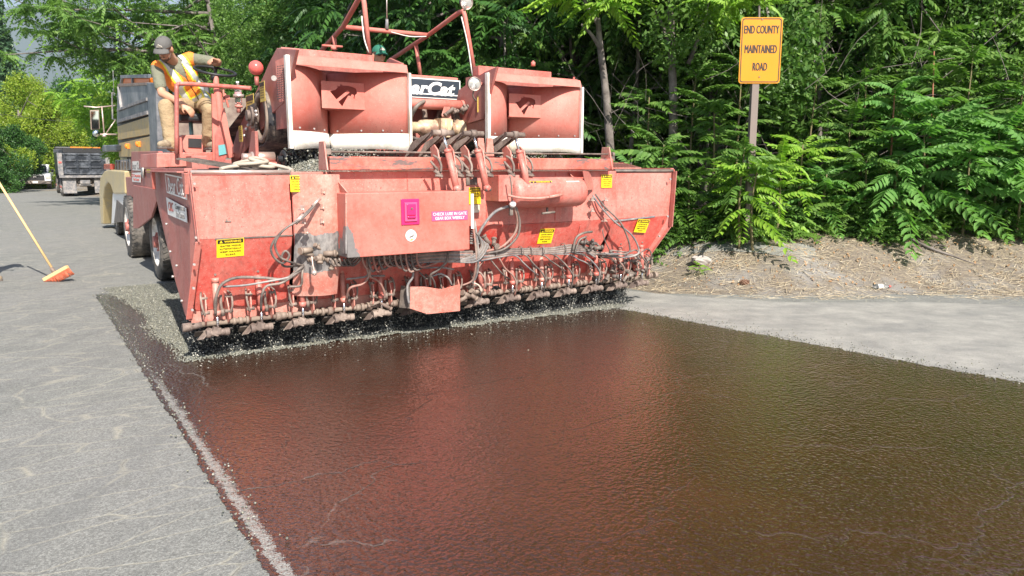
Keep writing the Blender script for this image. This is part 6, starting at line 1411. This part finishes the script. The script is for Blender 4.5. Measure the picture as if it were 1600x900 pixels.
for i, (px, yy, pt) in enumerate(((-30, 47, Q4), (2, 50, Q3), (22, 54, Q4), (42, 57, Q3), (62, 62, Q4), (100, 70, Q3), (130, 70, Q4))):
    p = G(px, 262 + 1863 / yy); plant(pt, p.x, p.y, i * 2.1, 1.5, 'roadside_bush', 'low leafy bush on the dry verge at the far left bend of the road', 'bushes along the far verge', 'bush', z=0)
# big tree reaching over the road on the left
ov = W(6.4, 24, 0)
OV = ail_proto(31, 8.5, (-4.2, -.6, 6.6), (4.2, 3.0, 2.0), 220, 9, .62, (-1.2, 0), .16, nl=16, hollow=.2)
plant(OV, ov.x, ov.y, 0, 1, 'tree_of_heaven', 'big feather-leaved tree reaching out over the road above the coupled truck')
OV2 = ail_proto(32, 6.5, (-2.4, 0, 4.4), (3.2, 2.6, 2.2), 200, 9, .60, (-.6, 0), .12, nl=10, mat='leaf_bright')
p = W(6.0, 31, 0); plant(OV2, p.x, p.y, 0, 1, 'tree_of_heaven', 'bright feather-leaved tree just right of the truck mirror')
# trunks that show in front of the dark wood
def bare_tree(pts, rad, label, mat='bark', limbs=(), name='tree', cr=None):
    b = Vector(pts[0]); root = empty(name, b); tag(root, label, 'tree')
    P = [Vector(p) - b for p in pts]; MB().tube(P, [rad * (1 - .5 * i / (len(P) - 1)) for i in range(len(P))], 10, True, 4).build('trunk', M[mat], root)
    for l_ in limbs: MB().tube([Vector(p) - b for p in l_], [rad * .5, rad * .35, rad * .2][:len(l_)] if len(l_) < 4 else rad * .3, 7, True, 4).build('limb', M[mat], root)
    if cr:
        rr_ = np.random.default_rng(int(rad * 1e4)); C_, R_, n_, fl = cr; n_t = n_; P_ = np.repeat(np.array([tuple(Vector(c_) - b) for c_ in C_])[rr_.integers(0, len(C_), n_t)] + rr_.normal(0, R_, (n_t, 3)), 8, 0); m = len(P_); az = rr_.uniform(0, 6.28, m)
        o = link('crown', scatter('crown', FR, P_, np.column_stack([np.cos(az), np.sin(az), rr_.uniform(-.2, .6, m)]), fl * rr_.uniform(.7, 1.2, m), M['leaf_bright'], rr_), root); o['kind'] = 'stuff'
    return root
def yy_(px, py, y): return tuple(Y(px, py, y))
bare_tree([yy_(957, 330, 12.6), yy_(953, 230, 12.6), yy_(947, 150, 12.55), yy_(938, 75, 12.5), yy_(934, 28, 12.5)], .085, 'pale slender leaning trunk just right of the right-hand deflector', limbs=[(yy_(940, 80, 12.5), yy_(925, 55, 12.4), yy_(908, 38, 12.4)), (yy_(936, 40, 12.5), yy_(915, 5, 12.6), yy_(900, -50, 12.7))], cr=([yy_(905, -2, 12.2), yy_(880, -30, 12.2), yy_(940, -25, 12.3)], .18, 5, .62))
bare_tree([yy_(1048, 330, 12.4), yy_(1052, 200, 12.4), yy_(1050, 90, 12.4), yy_(1047, 0, 12.4), yy_(1045, -60, 12.4)], .085, 'upright grey trunk between the spreader and the yellow sign', limbs=[(yy_(1052, 80, 12.4), yy_(1030, 30, 12.4), yy_(1010, -20, 12.4)), (yy_(1075, 100, 12.4), yy_(1095, 50, 12.4), yy_(1110, -10, 12.4))], cr=([yy_(1140, -8, 11.6), yy_(1165, 20, 11.2), yy_(1110, 15, 11.8), yy_(1150, -30, 11.6)], .12, 7, .42))
bare_tree([yy_(1400, 330, 14.6), yy_(1395, 180, 14.6), yy_(1378, 60, 14.6), yy_(1350, -60, 14.6)], .16, 'thick dark trunk leaning left behind the right-hand shrubs', 'bark_dark', limbs=[(yy_(1385, 110, 14.6), yy_(1290, 100, 14.3), yy_(1215, 55, 14.0))])
bare_tree([yy_(1282, 330, 13.6), yy_(1280, 150, 13.6), yy_(1276, -40, 13.6)], .05, 'thin grey trunk right of the yellow sign')
bare_tree([yy_(785, 160, 16), yy_(783, 60, 16), yy_(780, -20, 16)], .06, 'thin pale trunk between the two deflectors')
bare_tree([yy_(470, 110, 17), yy_(520, 60, 17), yy_(560, -20, 17)], .04, 'thin bare trunk above the left deflector')

for i, (x0, y0, x1, y1, dep, rd) in enumerate(((870, 240, 880, 20, 15.5, .045), (905, 250, 890, 40, 14.5, .04), (820, 150, 835, -20, 16, .05), (985, 240, 1000, 0, 14.2, .05), (1105, 240, 1110, 20, 13.6, .03), (1245, 260, 1255, 10, 14, .035), (1340, 260, 1330, 0, 14.5, .05), (1450, 240, 1462, 0, 14.0, .04), (1530, 220, 1545, -10, 14.2, .045))):
    tw = random.Random(i); lm = []
    for k_ in range(5):
        t_ = tw.uniform(.2, .9); a = (x0 + (x1 - x0) * t_, y0 + (y1 - y0) * t_); sx_ = tw.choice((-1, 1)) * tw.uniform(20, 60)
        lm.append((yy_(a[0], a[1], dep), yy_(a[0] + sx_ * .5, a[1] - tw.uniform(5, 30), dep - .2), yy_(a[0] + sx_, a[1] - tw.uniform(0, 60), dep - .3)))
    bare_tree([yy_(x0 - 4, y0 + 90, dep), yy_(x0, y0, dep), yy_((x0 + x1) / 2 + tw.uniform(-6, 6), (y0 + y1) / 2, dep), yy_(x1, y1, dep), yy_(x1 + tw.uniform(-10, 10), y1 - 60, dep)], rd, ('thin bare trunk in the dark gap left of the right deflector top', 'thin bare trunk left of the leaning pale trunk', 'bare trunk above the name sign', 'thin trunk between the leaning pale trunk and the upright grey trunk', 'thin stem just left of the yellow sign', 'thin stem just right of the yellow sign panel', 'slim trunk left of the thick dark trunk', 'slim trunk right of the thick dark trunk', 'slim trunk in the shade near the right edge')[i], limbs=lm)
# --- saplings with their own fronds along the top of the bank
M['leaf_pale'] = leafmat('pale_green_leaf', [(.08, .20, .05), (.12, .26, .07), (.16, .30, .09)])
FM = [npmesh('frond', a, b, M['leaf']) for a, b in FR]; FP = [npmesh('frond', a, b, M['leaf_pale']) for a, b in FR]; FB = [npmesh('frond', a, b, M['leaf_bright']) for a, b in FR]
def sapling(px, y, h, nf, fl, label, lean=(0, 0), ms=FM, group=None, stem='stem', spread=1.0, low=.25, drop=0.0):
    g = Y(px, 300, y); x_ = g.x; z0 = H1(x_, y); root = empty('tree_of_heaven_sapling', (x_, y, z0), 0); tag(root, label, 'sapling', group)
    rr_ = random.Random(int(px * 7 + y * 100)); tp = Vector((lean[0], lean[1], h)); mid_ = tp * .5 + Vector((rr_.uniform(-.06, .06), rr_.uniform(-.06, .06), 0))
    MB().tube([(0, 0, -.1), mid_, tp], [.022, .017, .009], 7, True, 4).build('stem', M[stem], root)
    nf = int(nf * 1.3)
    for k in range(6): link('frond', ms[rr_.choice((0, 1, 1, 2))], root, tp + Vector((0, 0, -.02 * k)), (rr_.uniform(-.3, .3), -rr_.uniform(.0, .75), k * 1.05 + rr_.uniform(-.3, .3)), fl * rr_.uniform(.5, .85))
    for k in range(nf):
        t = low + (1 - low) * (k / max(1, nf - 1)) ** .8; p = (mid_ * (t * 2)) if t < .5 else mid_.lerp(tp, (t - .5) * 2)
        a = k * 2.4 + rr_.uniform(-.35, .35); el = .15 + .7 * (t - low) + rr_.uniform(-.25, .2) - drop
        m = ms[min(3, max(0, int((1 - t) * 3 + rr_.uniform(0, 1.3) + drop)))]
        o = link('frond', m, root, p, (rr_.uniform(-.35, .35), -el, a), fl * rr_.uniform(.75, 1.15) * (1.0 if t < .85 else .8))
S_ = [ # px, y, height, fronds, frond length, label, kw
 (985, 11.6, 1.3, 12, .75, 'feather-leaved sapling just behind the right end of the hopper', {}),
 (1035, 11.4, 1.5, 14, .72, 'feather-leaved sapling at the foot of the upright grey trunk', {}),
 (1075, 11.5, 1.0, 10, .65, 'low sapling between the hopper end and the bright clump', {}),
 (1110, 11.9, 1.9, 14, .7, 'slim sapling left of the sign post', dict(low=.4)),
 (1150, 11.1, 1.1, 13, .60, 'bright yellow-green clump low on the bank, left of the sign post', dict(ms=FB)),
 (1182, 10.55, 1.2, 14, .62, 'bright yellow-green clump in front of the sign post', dict(ms=FB, drop=.15)),
 (1218, 10.95, 1.15, 13, .58, 'bright yellow-green clump right of the sign post', dict(ms=FB)),
 (1250, 11.4, 1.3, 12, .6, 'bright sapling with upright tips right of the sign', dict(ms=FB, low=.35)),
 (1160, 10.7, 1.45, 14, .6, 'sapling whose fronds cross the sign post', {}),
 (1290, 11.3, .9, 12, .62, 'dark low sapling in the middle of the bank', {}),
 (1320, 11.8, 1.5, 13, .7, 'sapling with level fronds in the middle of the thicket', {}),
 (1350, 11.3, 1.1, 13, .68, 'sapling drooping over the straw at the middle of the bank', dict(drop=.2)),
 (1385, 11.7, 2.15, 15, .66, 'tall sapling with bright top frond standing above the thicket', dict(low=.45, stem='stem_red')),
 (1400, 11.1, 1.15, 15, .74, 'large-leaved sapling hanging low over the fallen branch', dict(drop=.3)),
 (1435, 11.3, 1.55, 15, .80, 'large-leaved sapling with pale green fronds, right of the fallen branch', {}),
 (1440, 11.9, 2.7, 13, .55, 'tallest thin sapling with red stalk and tufted top', dict(low=.6, stem='stem_red')),
 (1475, 11.5, 1.75, 15, .85, 'broad sapling with long arching fronds near the right edge', {}),
 (1510, 11.1, 1.3, 14, .8, 'sapling with fronds hanging to the straw near the right edge', dict(drop=.2)),
 (1550, 11.4, 1.6, 15, .85, 'second last large sapling before the right edge', {}),
 (1595, 11.0, 1.4, 15, .85, 'large sapling cut by the right edge of the photo', {}),
 (1580, 12.0, 2.4, 14, .8, 'tall sapling behind the last ones at the right edge', dict(low=.4)),
 (1640, 11.4, 1.8, 14, .85, 'sapling just outside the right edge', {}),
 (1500, 12.2, 2.6, 14, .8, 'tall dark sapling behind the broad one near the right edge', dict(low=.35)),
 (1340, 12.3, 2.3, 13, .7, 'tall sapling in shade right of the sign', dict(low=.35)),
 (1265, 12.4, 2.2, 13, .7, 'tall shaded sapling directly behind the sign panel', dict(low=.3)),
 (1150, 12.4, 2.5, 14, .7, 'tall sapling left of the sign panel', dict(low=.35)),
 (1080, 12.3, 2.4, 14, .72, 'tall sapling beside the upright grey trunk', dict(low=.3)),
 (1010, 12.5, 2.2, 13, .75, 'tall sapling behind the hopper end near the leaning trunk', dict(low=.3))]
for i, (px, y_, h_, nf, fl, lb, kw) in enumerate(S_):
    if 'ms' not in kw and (px > 1370 or i % 3 == 0) and y_ < 11.9: kw = dict(kw, ms=FP)
    sapling(px, y_, h_, nf, fl * (1.15 if px > 1380 else 1), lb, **kw)
# low weeds filling the foot of the thicket
rw = np.random.default_rng(77); n = 2200; xw = rw.uniform(1.6, 10.5, n); yw = 10.95 + np.abs(rw.normal(0, .8, n)) + .15 * np.sin(xw * 3); P = np.column_stack([xw, yw, hgt(xw, yw) + rw.uniform(.02, .7, n) * np.clip((yw - 10.7) / .8, .1, 1)])
az = rw.uniform(0, 6.28, n); D = np.column_stack([np.cos(az), np.sin(az), rw.uniform(-.1, 1.0, n)])
tag(link('undergrowth', scatter('undergrowth', FRc, P, D, rw.uniform(.2, .5, n), M['leaf'], rw)), 'low green weeds and seedlings crowding the foot of the thicket', 'undergrowth', kind='stuff')
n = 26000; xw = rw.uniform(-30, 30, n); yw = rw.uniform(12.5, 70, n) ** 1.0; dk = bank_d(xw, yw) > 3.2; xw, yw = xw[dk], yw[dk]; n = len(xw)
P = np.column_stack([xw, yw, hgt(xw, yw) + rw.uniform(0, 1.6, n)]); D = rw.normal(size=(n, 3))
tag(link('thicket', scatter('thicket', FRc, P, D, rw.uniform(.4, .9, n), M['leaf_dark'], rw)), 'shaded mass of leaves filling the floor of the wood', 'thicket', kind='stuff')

tw = random.Random(91); mb = MB()
for k in range(260):
    x_ = tw.uniform(.8, 11); y_ = tw.uniform(11.6, 14.5); z_ = H1(x_, y_) + tw.uniform(.0, 2.6); a = Vector((x_, y_, z_)); d_ = Vector((tw.uniform(-1, 1), tw.uniform(-.5, .3), tw.uniform(-.3, 1.2))).normalized(); l_ = tw.uniform(.4, 1.5)
    b = a + d_ * l_ * .5 + Vector((tw.uniform(-.1, .1), 0, tw.uniform(-.1, .1))); c_ = a + d_ * l_; rd = tw.uniform(.003, .010)
    mb.tube([a, b, c_], [rd, rd * .7, rd * .3], 4, False, 2)
tag(mb.build('dead_twigs', M['bark']), 'tangle of thin bare twigs standing and leaning inside the thicket', 'twigs', kind='stuff')
# --- straw, twigs, dead stalks on the bank
rs_ = np.random.default_rng(5); n = 15000; xw = rs_.uniform(1.2, 10.5, n); yw = rs_.uniform(TOE_Y - .15, 11.9, n); dd = bank_d(xw, yw); m = (dd > -.12 + .12 * np.sin(xw * 4)) & (np.sin(xw * 3.7 + 2 * np.sin(yw * 4)) * np.sin(yw * 5.1 + xw) + rs_.uniform(-.9, .9, n) > -.1) ; xw, yw = xw[m], yw[m]; n = len(xw)
az = rs_.normal(0.1, .9, n); ln = rs_.uniform(.04, .26, n) * rs_.uniform(.4, 1, n); w_ = rs_.uniform(.0012, .0032, n); dx, dy = np.cos(az) * ln, np.sin(az) * ln; z0 = hgt(xw, yw) + rs_.uniform(.004, .03, n); z1 = hgt(xw + dx, yw + dy) + rs_.uniform(.004, .035, n)
a = np.column_stack([xw, yw, z0]); b = np.column_stack([xw + dx, yw + dy, z1]); s = np.column_stack([-np.sin(az) * w_, np.cos(az) * w_, w_ * .6])
vv = np.stack([a - s, a + s, b + s * .4, b - s * .4], 1).reshape(-1, 3); ff = (np.arange(n) * 4)[:, None] + np.array([[0, 1, 2, 3]])
t = NT('dry_straw'); gi = t.n('NewGeometry'); M['straw'] = t.set(Base_Color=t.ramp(gi.outputs['Random Per Island'], [(0, (.16, .12, .08)), (.4, (.33, .26, .17)), (.8, (.48, .39, .26)), (1, (.60, .53, .40))]), Roughness=.8)
tag(link('dry_straw', npmesh('dry_straw', vv, ff, M['straw'])), 'dry straw-coloured grass stalks strewn over the bank', 'dry grass', kind='stuff')
n = 900; xw = rs_.uniform(1.4, 10, n); yw = rs_.uniform(9.3, 11.6, n); m = bank_d(xw, yw) > 0; xw, yw = xw[m], yw[m]
stones('bank_pebbles', np.column_stack([xw, yw, hgt(xw, yw) + .004]), .014, M['chips'], None, 8, kind='stuff', label='small pebbles lying in the straw on the bank', cat='pebbles')
n = 1500; xw = rs_.uniform(1.4, 10, n); yw = rs_.uniform(9.6, 12, n); m = bank_d(xw, yw) > 0; xw, yw = xw[m], yw[m]; n = len(xw); az = rs_.uniform(0, 6.28, n)
M['deadleaf'] = plain('dead_leaf', (.30, .17, .08), .8, var=.3)
tag(link('dead_leaves', scatter('dead_leaves', [(frond_geo(2, .2, .1, .1, False)[0][18:22], np.array([[0, 1, 2], [1, 3, 2]]))], np.column_stack([xw, yw, hgt(xw, yw) + .01]), np.column_stack([np.cos(az), np.sin(az), az * 0]), np.full(n, .35), M['deadleaf'], rs_)), 'brown dead leaves scattered at the foot of the thicket', 'dead leaves', kind='stuff')
def on_bank(px_, py_):
    r_ = ray(px_, py_); t_ = 6.0
    while t_ < 40:
        p = CP + r_ * t_
        if p.z <= H1(p.x, p.y): break
        t_ += .02
    return Vector((p.x, p.y, H1(p.x, p.y)))
# old asphalt ledge at the foot of the thicket
led = []
for px_, yt, yb in ((1028, 372, 398), (1060, 370, 402), (1100, 372, 396), (1140, 376, 394), (1180, 380, 397), (1225, 380, 402), (1262, 384, 403), (1275, 392, 402)):
    row = []
    for y_ in (yt, (yt + yb) / 2, yb):
        p = on_bank(px_, y_); row.append((p.x, p.y, p.z + .012))
    led.append(row)
tag(MB().grid(led).build('asphalt_ledge', M['asphalt']), kind='structure')
# fallen branch, rock, seedling, cone, litter
pts = [on_bank(x, y) + Vector((0, 0, .03)) for x, y in ((1395, 362), (1425, 378), (1455, 392), (1488, 404), (1528, 418))]
b = pts[0]; root = empty('fallen_branch', b); tag(root, 'long dead grey branch lying across the straw bank on the right', 'branch')
MB().tube([p - b for p in pts], [.030, .026, .022, .015, .006], 8, True, 4).build('stick', M['bark'], root); MB().tube([pts[2] - b, pts[2] - b + Vector((.12, .1, .05)), pts[2] - b + Vector((.3, .15, .02))], [.011, .008, .003], 5).build('twig', M['bark'], root)
p2 = [on_bank(x, y) + Vector((0, 0, .03)) for x, y in ((1520, 345), (1490, 352), (1462, 348), (1440, 330))]; b = p2[0]
MB().tube([p - b for p in p2], [.02, .016, .012, .006], 7).build('fallen_branch', M['bark_dark'], None, label='short dark dead branch under the large sapling at right', cat='branch').location = b
rk = on_bank(1096, 412); rm = MB().ell((0, 0, .03), (.17, .11, .07), 12, 8); rr2 = random.Random(5)
rm.v = [tuple(c_ * (1 + rr2.uniform(-.16, .16)) for c_ in v_) for v_ in rm.v]; rm.sm = [False] * len(rm.sm)
rko = rm.build('rock', plain('pale_grey_rock', (.36, .32, .29), .9, bump=.8, scale=20, var=.25), None, label='pale angular rock lying on the straw beside a green seedling', cat='rock'); rko.location = rk; rko.rotation_euler = (0, .15, .4)
sd = on_bank(1092, 432); root = empty('seedling', sd); tag(root, 'small bright green seedling growing in the straw in front of the pale rock', 'seedling'); MB().tube([(0, 0, 0), (.01, 0, .1), (0, .01, .19)], [.005, .004, .002], 6).build('stem', M['stem'], root)
for k_ in range(8): link('frond', FB[k_ % 3], root, (0, 0, .06 + .016 * k_), (0, -.4, k_ * 2.4), .15)
cn = on_bank(1163, 446); mb = MB().ell((0, 0, .03), (.055, .04, .035), 8, 6)
for k_ in range(60):
    a = k_ * 2.4; h_ = -1 + 2 * k_ / 59; rr_ = math.sqrt(max(0, 1 - h_ * h_)); c_ = Vector((h_ * .06, math.cos(a) * rr_ * .042, .035 + math.sin(a) * rr_ * .035)); mb.box(c_, (.012, .02, .004), (a, .5, 0))
mb.build('pine_cone', plain('brown_cone', (.20, .11, .07), .8, var=.3), None, label='brown pine cone lying on the straw below the seedling', cat='pine cone').location = cn
lt_ = on_bank(1376, 452); root = empty('litter_bottle', lt_ + Vector((0, 0, .035)), R(8)); tag(root, 'crushed clear plastic bottle with red cap lying at the edge of the straw', 'bottle')
MB().lathe([(0, -.11), (.03, -.11), (.034, -.08), (.028, -.03), (.034, .0), (.033, .06), (.014, .10), (.012, .12)], (0, 0, 0), (1, 0, 0), 16).build('bottle_body', M['glass'], root); MB().cyl((.115, 0, 0), (.14, 0, 0), .015).build('cap', M['lamp_red'], root); MB().lathe([(.0345, -.05), (.0345, .02)], (0, 0, 0), (1, 0, 0), 16).build('bottle_label', M['white_edge'], root)
pc2 = on_bank(1297, 441); MB().ell((0, 0, .01), (.03, .02, .012), 8, 6).build('pebble', M['deadleaf'], None, label='small rust-brown clod on the straw right of the pine cone', cat='stone').location = pc2
# power line
pw = [Y(-60, 172, 48), Y(0, 178, 50), Y(60, 186, 52), Y(130, 192, 54), Y(210, 195, 57)]
MB().tube(pw, .02, 6, True, 4).build('power_line', M['black'], None, label='thin black overhead cable crossing the trees at far left', cat='cable')
# mountain
mx = np.linspace(-9000, 7000, 90); my = np.linspace(3500, 9000, 40); MX, MY = np.meshgrid(mx, my)
MZ = np.zeros_like(MX)
for i in range(MX.shape[0]):
    for j in range(MX.shape[1]):
        x, y = MX[i, j], MY[i, j]; s = min(1, (y - 3500) / 2600)
        MZ[i, j] = -20 + s * (900 + 500 * noise.fractal(Vector((x / 2600, y / 2600, 1.3)), 1, 2, 5)) + s * (180 if x < -3500 else 0)
idm = np.arange(MX.size).reshape(MX.shape); fm = np.stack([idm[:-1, :-1], idm[:-1, 1:], idm[1:, 1:], idm[1:, :-1]], -1).reshape(-1, 4)
tag(link('mountain', npmesh('mountain', np.stack([MX, MY, MZ], -1).reshape(-1, 3), fm, plain('forested_slope', (.05, .08, .05), .95, var=.4, scale=.004), True)), kind='structure')
if HAZE:
    hz = NT('air'); hz.t.nodes.remove(hz.b); pv = hz.n('VolumePrincipled'); pv.inputs['Color'].default_value = (.72, .84, 1, 1); pv.inputs['Density'].default_value = HAZE; hz.l(pv.outputs[0], hz.o.inputs['Volume'])
    o = MB().bb((-12000, -400, -60), (12000, 11000, 2600)).build('haze', hz.m); tag(o, kind='stuff')
